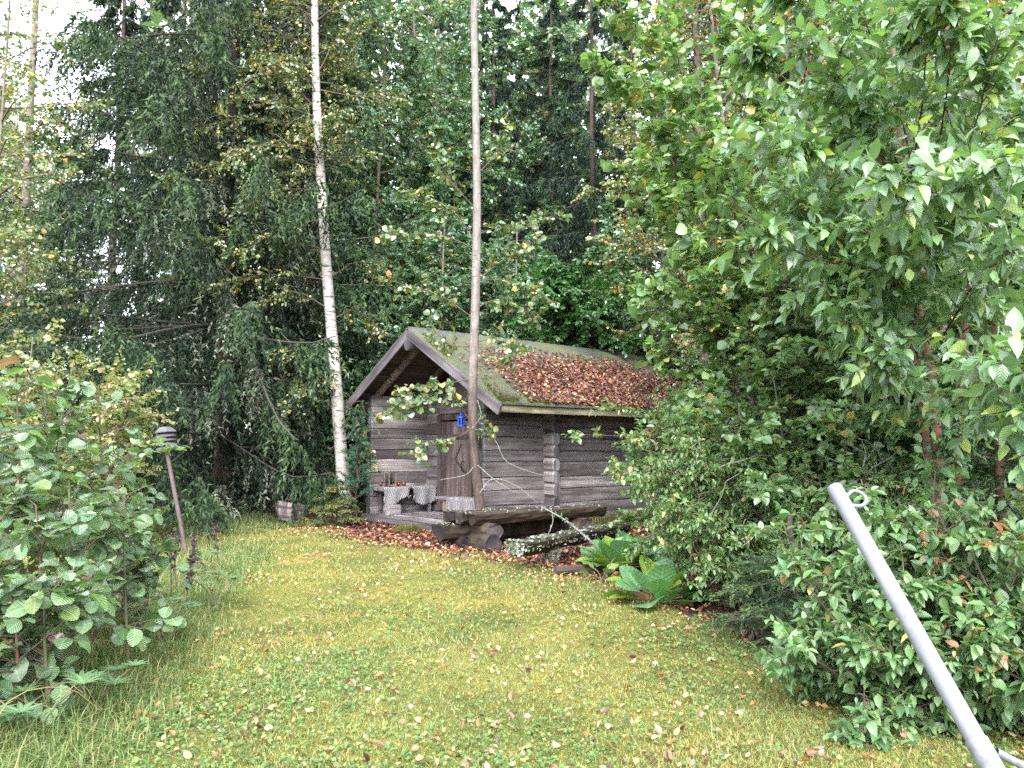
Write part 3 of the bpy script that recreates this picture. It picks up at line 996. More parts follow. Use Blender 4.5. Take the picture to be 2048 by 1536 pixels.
# front bench on the deck edge
fb = thing('small_bench', 'short plank bench with stacked timber legs, on the front of the porch deck', 'bench', cab(.20, .92, .155), rz=ANG + math.pi / 2)
FT = .46
bev_box('seat_board', (1.42, .30, .05), M_PLANK, fb, (.03, 0, FT - .025))
for xx, nm in ((.42, 0), (-.28, 1)):
    bev_box('leg_block', (.16, .22, FT - .055), M_RAWWOOD, fb, (xx, 0, (FT - .055) / 2 + .003))
bev_box('cross_rail', (.52, .05, .06), M_RAWWOOD, fb, (.07, .0, .30)); bev_box('cross_rail', (.52, .05, .06), M_RAWWOOD, fb, (.07, 0, .17))
cloth('rag_runner', 'striped grey rag runner folded over the short bench on the deck front', .86, .30, .24, 0, cab(.20, .78, .155 + FT), ANG - math.pi / 2, M_CLOTH2, 5)
st = bev_box('stone_block', (.24, .24, .18), M_EAVE, None, tuple(cab(-.26, .80, .075)), (0, 0, ANG + .2), bev=.02)
tag(st, 'squared mossy timber block standing before the porch deck edge', 'block')

# blue lantern hanging in the porch
bl = thing('blue_lantern', 'small bright blue metal lantern hanging on a wire before the cabin door', 'lantern', cab(.10, .855, 1.94))
acc = Acc(); lathe(acc, [(0, 0), (.078, 0), (.078, .028), (.066, .034), (0, .034)], 8); link('base', acc.mesh('base', M_BLUE), bl)
acc = Acc(); lathe(acc, [(.058, .155), (.086, .16), (.08, .175), (.045, .20), (.028, .205), (.034, .215), (.036, .235), (.022, .255), (0, .258)], 14); link('cap', acc.mesh('cap', M_BLUE, smooth=False), bl)
for q in range(8):
    an = q * math.pi / 4
    acc = Acc(); box_acc(acc, (-.007, -.012, .032), (.007, .012, .16)); link('bar', acc.mesh('bar', M_BLUE), bl, (.064 * math.cos(an), .064 * math.sin(an), 0), (0, 0, an))
acc = Acc(); lathe(acc, [(.054, .033), (.054, .157), (.051, .157), (.051, .033)], 8); link('glass', acc.mesh('glass', M_GLASS), bl)
acc = Acc(); lathe(acc, [(.024, .034), (.024, .10), (0, .104)], 10); link('candle', acc.mesh('candle', M_CANDLE), bl)
acc = Acc(); zt = roof_z(.855) - .10 - 1.94
acc.add(*tubes(A((0, 0, .255), (.003, 0, .6), (0, 0, zt)), .004, 5)); acc.add(*tubes(spline([(0, -.03, .25), (0, -.035, .28), (0, 0, .31), (0, .035, .28), (0, .03, .25)], 10), .004, 5))
link('wire', acc.mesh('wire', M_BLACK), bl)
# wall lamps on the log ends
for y, z, lb in ((WALL_T / 2, 1.70, 'ochre cup shaped wall lamp on the corner log ends beside the thin trunk'), (CAB_W - WALL_T / 2, 1.88, 'ochre cup shaped wall lamp on the porch corner beside the birch')):
    wlp = thing('wall_lamp', lb, 'lamp', cab(-.06, y, z), 'wall lamps on the porch corners', ANG)
    acc = Acc(); lathe(acc, [(.035, -.085), (.068, .06), (.066, .062), (.03, -.08), (0, -.085)], 14, (-.10, 0, 0)); link('shade', acc.mesh('shade', M_CUP, smooth=True), wlp)
    acc = Acc(); lathe(acc, [(.078, .062), (.078, .078), (.04, .10), (0, .102)], 14, (-.10, 0, 0)); link('lid', acc.mesh('lid', M_LAMPMETAL), wlp)
    acc = Acc(); acc.add(*tubes(spline([(-.10, 0, -.08), (-.10, 0, -.12), (-.05, 0, -.14), (.012, 0, -.12)], 8), .014, 6)); box_acc(acc, (-.005, -.035, -.18), (.015, .035, -.06)); link('bracket', acc.mesh('bracket', M_BLACK), wlp)
t = thing('hanging_cup', 'small ochre cup hanging under the cabin eave beside the birch trunk', 'cup', cab(-.10, CAB_W + .30, 2.16))
acc = Acc(); lathe(acc, [(.04, -.09), (.07, .06), (.066, .06), (.036, -.085), (0, -.09)], 12); link('bowl', acc.mesh('bowl', M_CUP, smooth=True), t)
acc = Acc(); acc.add(*tubes(A((-.055, 0, .05), (0, 0, .2), (.0, 0, .42)), .004, 4)); acc.add(*tubes(A((.055, 0, .05), (0, 0, .2)), .004, 4)); link('cord', acc.mesh('cord', M_BLACK), t)

# ------------------------------------------------------------------ log table and benches
def flakes(acc, rng, O, N, size, cols):
    n = len(O)
    Z = norm(N + .45 * rng.normal(size=(n, 3)))
    Y = norm(np.cross(Z, rng.normal(size=(n, 3)))); X = np.cross(Y, Z)
    c = cols[rng.integers(0, len(cols), n)] * rng.uniform(.5, 1.3, (n, 1))
    scatter(acc, T_Q, O - Y * size * .4, X * rng.uniform(.5, 1.5, (n, 1)), Y, Z, size * rng.uniform(.3, 1.3, n) * np.where(rng.random(n) < .15, 1.7, 1), c)
LICH = A((.21, .24, .19), (.31, .33, .29), (.13, .155, .10))

def round_log(name, p0, p1, r, parent, seed, mat=M_WETLOG, half=False, origin=None, sides=16):
    """log from p0 to p1; half=True keeps only the lower half (flat top)"""
    rg = random.Random(seed)
    p0, p1 = A(*p0), A(*p1)
    d = norm(p1 - p0); L = np.linalg.norm(p1 - p0)
    s = norm(np.cross(d, A(0, 0, 1))); u = np.cross(s, d)
    K = max(4, int(L / .18) + 2)
    V, F = [], []
    for i in range(K):
        x = L * i / (K - 1)
        for j in range(sides):
            a = 2 * math.pi * j / sides
            rr = r * (1 + .07 * math.sin(3 * a + seed) + .06 * math.sin(x * 4 + seed + a) + .03 * math.sin(x * 11 + 5 * a)) * rg.uniform(.94, 1.05)
            y, z = rr * math.cos(a), rr * math.sin(a)
            if half: z = min(z, .02 * math.sin(x * 6 + j) * r + .12 * r)
            xx = x + (rg.uniform(-.02, .02) if i in (0, K - 1) else 0)
            V.append(p0 + d * xx + s * y + u * z)
        # end
    for i in range(K - 1):
        for j in range(sides):
            j2 = (j + 1) % sides
            F.append((i * sides + j, i * sides + j2, (i + 1) * sides + j2, (i + 1) * sides + j))
    acc = Acc().add(A(*V), np.array(F))
    acc.f.append(np.array([list(range(sides))[::-1], [(K - 1) * sides + j for j in range(sides)]])); acc.mi.append(np.full(2, 1, np.int32))
    # material grain runs along X: put the mesh in a frame whose X is the log axis
    o = link(name, acc.mesh(name, [mat, M_LOGEND_DARK], origin=(0, 0, 0), smooth=False), parent)
    Mx = Matrix(((d[0], s[0], u[0], p0[0]), (d[1], s[1], u[1], p0[1]), (d[2], s[2], u[2], p0[2]), (0, 0, 0, 1)))
    o.data.transform(Mx.inverted())
    o.matrix_basis = Mx
    return o
M_LOGEND_DARK = wood('cut_log_end', (.018, .014, .016), (.05, .04, .042), (.10, .085, .085), along=0, grain=.5)
def lichen_on(parent, p0, p1, w, n, seed, size=.035, bias=0.0):
    rng = np.random.default_rng(seed)
    p0, p1 = A(*p0), A(*p1)
    t = rng.random(n) ** (1 + bias); cl = np.sin(t * 21 + seed) + np.sin(t * 47) > -.5
    t = t[cl]; n = len(t)
    d = norm(p1 - p0); s = norm(np.cross(d, A(0, 0, 1)))
    y = np.clip(rng.normal(0, .5, n), -1, 1)
    O = p0 + (p1 - p0) * t[:, None] + s * (y * w)[:, None] + A(0, 0, 1) * (.012 - .05 * np.maximum(0, np.abs(y) - .8)[:, None])
    acc = Acc(); flakes(acc, rng, O, np.tile(A(0, 0, 1), (n, 1)), size, LICH)
    return tag(link('lichen', acc.mesh('lichen', M_LITTER), parent), kind='stuff')

ta = norm(A(math.sin(math.radians(60)), math.cos(math.radians(60)), 0)); tcx = A(ta[1], -ta[0], 0)
tb0 = A(-.66, 12.0, 0)
tbl = thing('log_table', 'rustic outdoor table of heavy wet half logs spotted with lichen', 'table', tb0)
TZ = .55
for q, off in enumerate((-.30, -.02, .26)):
    st_ = (-.02, .05, .12)[q]
    round_log('tabletop_log', ta * (-.22 + st_) + tcx * off + A(0, 0, TZ - .02), ta * (2.30 + st_ * .5) + tcx * off + A(0, 0, TZ - .02 + .02 * q), .152, tbl, 11 + q, half=True)
lichen_on(tbl, ta * -.2 + A(0, 0, TZ + .01), ta * 2.35 + A(0, 0, TZ + .03), .42, 420, 21, .03)
for q, x0 in enumerate((.18, 1.85)):
    round_log('cross_log', ta * x0 - tcx * .42 + A(0, 0, .295), ta * x0 + tcx * .50 + A(0, 0, .295), .135, tbl, 31 + q)
    round_log('base_log', ta * (x0 - .05) - tcx * .55 + A(0, 0, .10), ta * (x0 - .05) + tcx * .56 + A(0, 0, .10), .155, tbl, 41 + q)
# front bench
b0 = at(1030, 1086, 9.98); b1 = at(1244, 1052, 12.15)
b0[2] = .32; b1[2] = .34
fb2 = thing('log_bench', 'half log bench thickly crusted with pale lichen, before the log table', 'bench', (b0[0], b0[1], 0))
r0 = A(0, 0, b0[2]); r1 = b1 - A(b0[0], b0[1], 0)
round_log('seat_log', r0, r1, .165, fb2, 51, half=True)
lichen_on(fb2, r0 + A(0, 0, .025), r1 + A(0, 0, .025), .165, 1300, 22, .03, .3)
bs = norm(np.cross(norm(r1 - r0), A(0, 0, 1)))
acc = Acc(); rng = np.random.default_rng(23)
n = 260; t = rng.random(n) ** 1.6
flakes(acc, rng, r0 + (r1 - r0) * t[:, None] + bs * .165 + A(0, 0, 1) * rng.uniform(-.09, .02, n)[:, None] + bs * rng.uniform(-.02, .01, n)[:, None], np.tile(bs, (n, 1)), .035, LICH)
n = 260
flakes(acc, rng, r0 - norm(r1 - r0) * .018 + bs * rng.uniform(-.15, .15, n)[:, None] + A(0, 0, 1) * rng.uniform(-.13, .02, n)[:, None], np.tile(-norm(r1 - r0), (n, 1)), .03, LICH)
tag(link('lichen', acc.mesh('lichen', M_LITTER), fb2), kind='stuff')
for q, t in enumerate((.30, .86)):
    p = r0 + (r1 - r0) * t
    acc = Acc(); rr = .11
    lathe(acc, [(0, -.03), (rr * 1.1, -.03), (rr * 1.05, .03), (rr * .95, .1), (rr, p[2] - .10), (0, p[2] - .10)], 12, (p[0], p[1], 0))
    link('support_stump', acc.mesh('support_stump', M_WETLOG), fb2)
    acc = Acc(); n = 300; an = rng.uniform(0, 6.28, n)
    Nn = np.stack([np.cos(an), np.sin(an), 0 * an], 1)
    flakes(acc, rng, A(p[0], p[1], 0) + Nn * rr * 1.03 + A(0, 0, 1) * rng.uniform(.0, .22, n)[:, None], Nn, .035, LICH * .8)
    tag(link('lichen', acc.mesh('lichen', M_LITTER), fb2), kind='stuff')
# rear bench
q0 = A(-1.13, 12.0, 0)
rb = thing('log_bench', 'low flat mossy log bench between the porch deck and the log table', 'bench', q0)
round_log('seat_log', A(0, 0, .33), ta * 2.3 + A(0, 0, .33), .225, rb, 61, half=True)
lichen_on(rb, A(0, 0, .36), ta * 2.2 + A(0, 0, .36), .19, 700, 26, .035)
for t in (.35, 1.8):
    round_log('cross_log', ta * t - tcx * .2 + A(0, 0, .075), ta * t + tcx * .22 + A(0, 0, .075), .10, rb, int(62 + t))
# log lying in the litter by the bergenia
bl0 = at(1110, 1143, 9.7); bl0[2] = .03
fl = thing('fallen_log', 'thin dark log half sunk in the leaf litter beside the bergenia', 'log', bl0)
round_log('log_stem', (0, 0, 0), (.95, .25, .01), .055, fl, 71, sides=10)

# ------------------------------------------------------------------ white pole in the foreground
pt, pb = at(1668, 974, 2.50), at(1986, 1540, 1.96)
pd = norm(pb - pt)
pole = thing('steel_pole', 'leaning white painted steel pole with a welded eye at its tip', 'pole', (pb + pd * (pb[2] / -pd[2]) * 1.0))
pe = A(*pole.location)
g = pb + pd * (pb[2] / -pd[2])
acc = Acc()
L = np.linalg.norm(g - pt)
acc.add(*tubes(np.stack([pt + pd * x for x in (0, .02, .3, .8, L * .62)]), [.0235, .0245, .0245, .0245, .0245], 28))
acc.add(*tubes(np.stack([pt, pt + pd * .001, pt + pd * .03]), [.0235, .020, .019], 28))
link('upper_tube', acc.mesh('upper_tube', M_POLE, g, True), pole)
cpt = pt + pd * (np.linalg.norm(pb - pt) * .915)
acc = Acc(); acc.add(*tubes(np.stack([cpt, cpt + pd * .002, cpt + pd * .3, g]), [.0255, .0285, .0285, .0285], 28)); link('lower_tube', acc.mesh('lower_tube', M_POLE, g, True), pole)
rt = norm(np.cross(pd, A(0, 1, 0))); rt = rt if rt[0] > 0 else -rt
acc = Acc()
e0 = pt + pd * .045; 
acc.add(*tubes(spline([e0 + rt * .018, e0 + rt * .05 - pd * .016, e0 + rt * .072 + pd * .002, e0 + rt * .070 + pd * .030, e0 + rt * .045 + pd * .042, e0 + rt * .02 + pd * .032], 22), .0062, 10))
link('eye_ring', acc.mesh('eye_ring', M_POLE, g, True), pole)
br0 = at(1992, 1503, 1.99); br1 = at(2070, 1545, 1.99) 
acc = Acc(); acc.add(*tubes(np.stack([br0, br1, br0 + (br1 - br0) * (br0[2] / (br0[2] - br1[2]))]), .010, 12)); link('brace', acc.mesh('brace', M_POLE, g, True), pole)

# ------------------------------------------------------------------ garden lamp, half barrel
lpY = 11.2
lb0 = at(374, 1100, lpY); lb0[2] = 0; lt1 = at(333, 900, lpY)
gl = thing('garden_lamp', 'leaning garden lamp with a louvred grey head on a rusty post in the tall grass', 'lamp', lb0)
ax = norm(lt1 - lb0)
acc = Acc(); acc.add(*tubes(np.stack([lb0 - ax * .2, lb0 + ax * .4, lt1]), .03, 14)); link('post', acc.mesh('post', M_LAMPPOST, lb0, True), gl)
sx = norm(np.cross(ax, A(0, 1, 0))); sx = sx if sx[0] > 0 else -sx
tilt = norm(ax + sx * -.18 * 0 + A(.12, 0, 0)); s2 = norm(np.cross(tilt, A(0, 1, 0))); s2 = s2 if s2[0] > 0 else -s2; s3 = np.cross(s2, tilt)
def frame_mat(o, x, y, z):
    return Matrix(((x[0], y[0], z[0], o[0]), (x[1], y[1], z[1], o[1]), (x[2], y[2], z[2], o[2]), (0, 0, 0, 1)))
fm = frame_mat(lt1 - lb0, s2, s3 * -1 if np.dot(np.cross(s2, -s3), tilt) > 0 else s3, tilt)
acc = Acc(); lathe(acc, [(.045, -.02), (.06, .0), (.06, .255), (0, .255)], 16); link('core', acc.mesh('core', M_BLACK), gl, mat=fm)
for q in range(4):
    acc = Acc(); z = .02 + .06 * q; r = .148
    lathe(acc, [(r * .55, z + .045), (r, z), (r, z - .012), (r * .5, z + .03)], 20); link('louvre', acc.mesh('louvre', M_LAMPMETAL), gl, mat=fm)
acc = Acc(); lathe(acc, [(.158, .25), (.162, .262), (.09, .33), (.02, .34), (0, .34)], 6); link('cap', acc.mesh('cap', M_LAMPMETAL), gl, mat=fm)

bp0 = at(583, 1040, 16.2); bp0[2] = .02
brl = thing('half_barrel', 'tilted grey half barrel planter with straggly flowers, at the forest edge', 'planter', bp0)
rm = Matrix.Rotation(.16, 4, 'Y') @ Matrix.Rotation(-.10, 4, 'X')
ns = 18
for q in range(ns):
    a0, a1 = 2 * math.pi * q / ns + .012, 2 * math.pi * (q + 1) / ns - .012
    acc = Acc(); V = []
    for (r, z) in ((.27, 0), (.33, .17), (.36, .36 + .02 * R_.random())):
        for rr in (r, r - .03):
            for a_ in (a0, a1): V.append((rr * math.cos(a_), rr * math.sin(a_), z))
    F = []
    for k in (0, 4):
        F += [(k, k + 1, k + 5, k + 4), (k + 3, k + 2, k + 6, k + 7), (k + 2, k, k + 4, k + 6), (k + 1, k + 3, k + 7, k + 5)]
    F += [(8, 9, 11, 10), (0, 2, 3, 1)]
    acc.add(A(*V), np.array(F)); link('stave', acc.mesh('stave', M_BARREL), brl, mat=rm)
for z, r in ((.08, .298), (.27, .346)):
    acc = Acc(); lathe(acc, [(r + .002, z - .02), (r + .008, z - .02), (r + .016, z + .02), (r + .01, z + .02), (r + .002, z - .02)], 24); link('hoop', acc.mesh('hoop', M_LAMPPOST), brl, mat=rm)
acc = Acc(); lathe(acc, [(.31, .27), (.2, .30), (0, .32)], 16); link('soil', acc.mesh('soil', M_REDBARK), brl, mat=rm)

# ------------------------------------------------------------------ trees
def leaf_parts(rng, parent, origin, name, mats, tpl, pal, O, X, Y, Z, S, I, n):
    """the n leaves that show largest become parts of their own; returns mask of the rest"""
    vis, d = in_view(O)
    score = np.where(vis, S / np.maximum(d, .5), 0)
    n = min(n, int((score > 0).sum()))
    pick = np.argsort(-score)[:n]
    meshes = []
    for (w, c) in pal:
        row = []
        for q in range(4):
            acc = Acc(); cc = np.array(c) * (.9, 1.3, 1.1, .75)[q]
            v_ = tpl[0].copy(); yy = v_[:, 1]
            v_[:, 0] += (.10, -.12, .05, -.03)[q] * yy ** 2
            v_[:, 2] += (-.10, .06, -.26, .02)[q] * yy ** 2 + (.05, .10, -.06, .16)[q] * v_[:, 0] * yy + (.02, .035, .03, .04)[q] * np.sin(yy * (9, 7, 11, 6)[q] + np.sign(v_[:, 0]) * 2) * np.abs(v_[:, 0]) * 4
            scatter(acc, (v_, tpl[1], tpl[2]), np.zeros((1, 3)), A((1, 0, 0)).reshape(1, 3), A((0, 1, 0)).reshape(1, 3), A((0, 0, 1)).reshape(1, 3), np.ones(1), cc.reshape(1, 3))
            row.append(acc.mesh('leaf', mats, smooth=True))
        meshes.append(row)
    for i in pick:
        s = S[i]
        o = O[i] - origin
        link(name, meshes[I[i]][int(rng.integers(4))], parent, mat=frame_mat(o, X[i] * s, Y[i] * s, Z[i] * s))
    m = np.ones(len(O), bool); m[pick] = False
    return m

def broadleaf(name, label, cat, base, trunk, r0, r1, bark, pal, tpl, size, seed=1, nprim=40, tr=(.3, 1), plen=(1, 2.2), elev=(10, 50), az=None,
              ntwig=10, twl=(.3, .7), nleaf=10, grav=.05, droop=.25, upw=1.0, nrand=.5, ang=55, spiral=False, limbs=None, limb_r=.02, limb_tw=14, nind=0,
              leafmat=None, twig_mat=None, sides=10, group=None, drop=.12, pgrav=.03, stems=None, bare=0, tw_t=(.15, 1), keep=None, tpl_ind=None, wig=.12, tw_tubes=True, nclear=False):
    rng = np.random.default_rng(seed)
    base = A(*base)
    root = thing(name, label, cat, base, group)
    if trunk is not None:
        T = spline(trunk, 30)
        rad = np.linspace(r0, r1, 30) * (1 + .25 * np.exp(-np.arange(30) / 1.2)) * rng.uniform(.96, 1.04, 30)
        acc = Acc().add(*tubes(T, rad, sides))
        link('trunk', acc.mesh('trunk', bark, base, True), root)
    for s_ in (stems or []):
        T2 = spline(s_[0], 16)
        acc = Acc().add(*tubes(T2, np.linspace(s_[1], s_[2], 16), 8))
        link('stem', acc.mesh('stem', bark, base, True), root)
    polys, prad = [], []
    if nprim:
        src = [spline(trunk, 30)] if trunk is not None else []
        src += [spline(s_[0], 30) for s_ in (stems or [])]
        Ps = np.stack(src)
        t = tr[0] + (tr[1] - tr[0]) * (np.arange(nprim) + rng.random(nprim)) / nprim
        P0, Tn = interp(Ps, rng.integers(0, len(src), nprim), t)
        a = rng.uniform(*(az or (0, 2 * math.pi)), nprim)
        e_ = np.radians(rng.uniform(*elev, nprim))
        D = np.stack([np.cos(a) * np.cos(e_), np.sin(a) * np.cos(e_), np.sin(e_)], 1)
        prof = np.sin(np.clip((t - tr[0]) / (tr[1] - tr[0]), 0, 1) * 2.4 + .5)
        L = rng.uniform(*plen, nprim) * np.clip(prof, .35, 1)
        polys.append(grow(rng, P0, D, L, 6, wig, pgrav)); prad.append(L * .009 + .003)
    if limbs:
        lp = np.stack([spline(l, 6) for l in limbs])
        polys.append(lp + rng.normal(0, .012, lp.shape)); prad.append(np.full(len(lp), limb_r))
    P1 = np.concatenate(polys); R1 = np.concatenate(prad)
    lenP = np.linalg.norm(np.diff(P1, axis=1), axis=2).sum(1)
    cnt = np.maximum(2, (ntwig * lenP / max(lenP.mean(), .01)).astype(int))
    if limbs: cnt[-len(limbs):] = np.maximum(3, (limb_tw * lenP[-len(limbs):]).astype(int))
    idx = np.repeat(np.arange(len(P1)), cnt)
    t = rng.uniform(*tw_t, len(idx))
    tip = np.cumsum(cnt) - 1; t[tip] = .97
    S0, Tg = interp(P1, idx, t)
    rd = norm(rng.normal(size=(len(idx), 3)) * A(1, 1, .55))
    D = norm(Tg * .75 + rd * .85 + A(0, 0, .05))
    TL = rng.uniform(*twl, len(idx)) * (1.1 - .4 * t)
    P2 = grow(rng, S0, D, TL, 5, wig * .8, grav)
    if name != 'aspen_tree' or size < .1: P2 = P2[clear_of_cabin(P2)] if nclear else P2
    acc = Acc()
    acc.add(*tubes(P1, R1[:, None] * np.linspace(1, .35, 6)[None], 5))
    if tw_tubes: acc.add(*tubes(P2[:, ::2], np.linspace(.0045, .0018, 3)[None], 3))
    tag(link('branches', acc.mesh('branches', twig_mat or M_TWIG, base, True), root), kind='stuff')
    if bare:
        ib = rng.integers(0, len(P1), bare)
        S0, Tg = interp(P1, ib, rng.uniform(.1, .9, bare))
        B = grow(rng, S0, norm(Tg + rng.normal(size=(bare, 3)) * .8), rng.uniform(.2, .7, bare), 5, .25, .05)
        acc = Acc().add(*tubes(B, np.linspace(.008, .003, 5)[None], 4)); tag(link('bare_twigs', acc.mesh('bare_twigs', M_LICHTWIG, base), root), kind='stuff')
    O, X, Y, Z, S = leaf_frames(rng, P2, nleaf, size, .08, ang, droop, upw, nrand, spiral, drop=drop)
    C, I = pick_cols(rng, len(O), pal)
    lm = leafmat or (M_LEAFN if nind else M_LEAF)
    m = np.ones(len(O), bool)
    if nind:
        m = leaf_parts(rng, root, base, 'leaf', lm, tpl_ind or tpl, pal, O, X, Y, Z, S, I, nind)
    if not m.any(): return root
    acc = Acc(); scatter(acc, tpl, O[m], X[m], Y[m], Z[m], S[m], C[m])
    tag(link('foliage', acc.mesh('foliage', lm, base, tpl is not T_FAR and tpl is not T_FAR_BIRCH), root), kind='stuff')
    return root

def clear_of_cabin(P):
    """mask of the polylines that stay outside the cabin (walls, porch and roof)"""
    d = P - CORNER
    lx = d[..., 0] * D1[0] + d[..., 1] * D1[1]
    ly = d[..., 0] * D2[0] + d[..., 1] * D2[1]
    ins = (lx > FRONT - .1) & (lx < BACK + .1) & (ly > -EAVE - .1) & (ly < CAB_W + EAVE + .1) & (d[..., 2] < roof_z(ly) + .05)
    return ~ins.any(1)

def needles(acc, rng, P, n, ln, wd, cols, spread=.7, ci=None):
    N = len(P)
    idx = np.repeat(np.arange(N), n)
    t = rng.random(N * n)
    O, T = interp(P, idx, t)
    d = norm(T * .75 + spread * norm(rng.normal(size=O.shape)))
    L = ln * rng.uniform(.7, 1.25, len(O))
    s = norm(np.cross(d, rng.normal(size=O.shape))) * (wd * .5)
    V = np.stack([O - s, O + s, O + d * L[:, None]], 1)
    k = ci[idx] if ci is not None else rng.integers(0, len(cols), len(O))
    c = cols[k] * rng.uniform(.7, 1.35, (len(O), 1))
    acc.add(V, np.arange(len(O) * 3).reshape(-1, 3), np.repeat(c, 3, 0))

def spruce(name, label, base, h, R, zlow, zhigh, nb, ns, nn, seed, pend=1.0, sl=(.25, .75), cols=None, nl=.06, nw=.014, lichen=.0, r0=.2, sag=(-5, 18), bark=None, dead=0, az=None, group=None, tier=0.0, front=0):
    rng = np.random.default_rng(seed)
    base = A(*base)
    root = thing(name, label, 'spruce', base, group)
    K = 20
    T = base + np.stack([.05 * np.sin(np.arange(K)), .05 * np.cos(np.arange(K) * 1.3), np.linspace(-.1, h, K)], 1) * A(.5, .5, 1)
    acc = Acc().add(*tubes(T, np.linspace(r0, .02, K) * (1 + .3 * np.exp(-np.arange(K) / .8)), 12)); link('trunk', acc.mesh('trunk', bark or M_SPRUCEBARK, base, True), root)
    z = zlow + (zhigh - zlow) * (np.arange(nb) + rng.random(nb)) / nb
    if tier: z = zlow + np.floor((z - zlow) / tier) * tier + rng.normal(0, tier * .1, nb)
    a = np.arange(nb) * 2.39996 + rng.uniform(-.4, .4, nb)
    if az is not None: a = rng.uniform(*az, nb)
    if front: a[rng.choice(nb, front, replace=False)] = rng.uniform(-2.5, -.7, front)
    L = R * np.clip(1 - z / h, .05, 1) ** .75 * rng.uniform(.65, 1.1, nb)
    el = np.radians(-rng.uniform(*sag, nb))
    D = np.stack([np.cos(a) * np.cos(el), np.sin(a) * np.cos(el), np.sin(el)], 1)
    P0 = base + np.stack([0 * z, 0 * z, z], 1)
    P1 = grow(rng, P0, D, L, 8, .05, .075 * pend, .34 * pend)
    k_ = clear_of_cabin(P1); P1, L = P1[k_], L[k_]; nb = len(P1)
    idx = np.repeat(np.arange(nb), ns)
    t = rng.uniform(.10, 1, nb * ns) ** .85
    S0, Tg = interp(P1, idx, t)
    lat = norm(np.cross(Tg, A(0, 0, 1))) * rng.choice([-1, 1], len(idx))[:, None]
    spread = rng.uniform(.15, 1, len(idx))[:, None]
    D2_ = norm(Tg * .45 + lat * spread * (1.1 - .65 * pend) + A(0, 0, -1) * pend * rng.uniform(.35, 1.0, (len(idx), 1)) + A(0, 0, .06))
    SL_ = rng.uniform(*sl, len(idx)) * np.clip(1.2 - .45 * t, .4, 1) * np.clip(L[idx] / (R * .6), .35, 1.1)
    P2 = grow(rng, S0, D2_, SL_, 5, .07, .22 * pend)
    k_ = clear_of_cabin(P2); P2, t, idx = P2[k_], t[k_], idx[k_]
    acc = Acc()
    acc.add(*tubes(P1, (L * .0055 + .005)[:, None] * np.linspace(1, .25, 8)[None], 5))
    if dead:
        zz = rng.uniform(.6, zlow + 1.5, dead); aa = rng.uniform(0, 6.28, dead)
        Pd = grow(rng, base + np.stack([0 * zz, 0 * zz, zz], 1), np.stack([np.cos(aa), np.sin(aa), rng.uniform(-.35, .1, dead)], 1), rng.uniform(.5, 1.4, dead), 6, .1, .03)
        acc.add(*tubes(Pd, np.linspace(.014, .004, 6)[None], 4))
        i2 = np.repeat(np.arange(dead), 6); s0, tg = interp(Pd, i2, rng.uniform(.2, 1, len(i2)))
        acc.add(*tubes(grow(rng, s0, tg + rng.normal(size=s0.shape) * .9, rng.uniform(.2, .6, len(i2)), 3, .2, .03), np.linspace(.005, .002, 3)[None], 3))
    tag(link('branches', acc.mesh('branches', M_BOUGH, base), root), kind='stuff')
    cols = cols if cols is not None else A((.019, .038, .020), (.025, .048, .023), (.014, .030, .018))
    cc = np.vstack([cols, A((.20, .22, .17), (.12, .13, .09))])
    isl = (t < .62) & (rng.random(len(t)) < lichen) & (np.sin(idx * 12.9) > -.3)
    ci = np.where(isl, len(cols) + rng.integers(0, 2, len(t)), rng.integers(0, len(cols), len(t)))
    cc = np.vstack([cc, cols.max(0) * A(1.7, 1.6, 1.2)])
    ci = np.where(~isl & (t > .72) & (rng.random(len(t)) < .6), len(cc) - 1, ci)
    acc = Acc(); needles(acc, rng, P2, nn, nl, nw, cc, .6, ci)
    needles(acc, rng, P1, nn, nl * .9, nw, cols, .8)
    tag(link('needles', acc.mesh('needles', M_NEEDLE, base), root), kind='stuff')
    if lichen:
        # lichen crust on the upper side of the inner branches
        i3 = np.repeat(np.arange(nb), 110); s0, tg = interp(P1, i3, rng.uniform(.1, .75, len(i3)))
        ok = np.sin(i3 * 12.9) > .1
        acc = Acc(); flakes(acc, rng, s0[ok] + A(0, 0, .02), np.tile(A(0, 0, 1), (ok.sum(), 1)), .085, LICH * .8)
        tag(link('lichen', acc.mesh('lichen', M_LITTER, base), root), kind='stuff')
    return root

GREEN = [(4, (.050, .105, .035)), (3, (.065, .13, .042)), (2, (.038, .085, .034))]
BLUEGREEN = [(4, (.084, .162, .088)), (3, (.11, .195, .10)), (2, (.062, .122, .072)), (.3, (.34, .27, .06)), (.3, (.15, .19, .05))]
YELLOWISH = [(3, (.095, .145, .048)), (2, (.14, .175, .055)), (.8, (.34, .28, .075)), (.3, (.36, .21, .07)), (2, (.065, .105, .05)), (.8, (.22, .24, .13))]
LIGHT = [(3, (.13, .22, .09)), (3, (.17, .26, .105)), (2, (.095, .17, .075)), (.25, (.40, .32, .10))]
ORANGEY = [(3, (.095, .14, .052)), (2, (.125, .155, .055)), (1.2, (.32, .17, .05)), (.6, (.40, .26, .06)), (1.5, (.05, .08, .035))]

def tall(x, y, h, lean=(0, 0), wob=.12, seed=0):
    r = random.Random(seed)
    return [(x + lean[0] * t + (r.uniform(-wob, wob) if 0 < t else 0), y + lean[1] * t + (r.uniform(-wob, wob) if 0 < t else 0), h * t - (.1 if t == 0 else 0)) for t in (0, .2, .4, .6, .8, 1)]

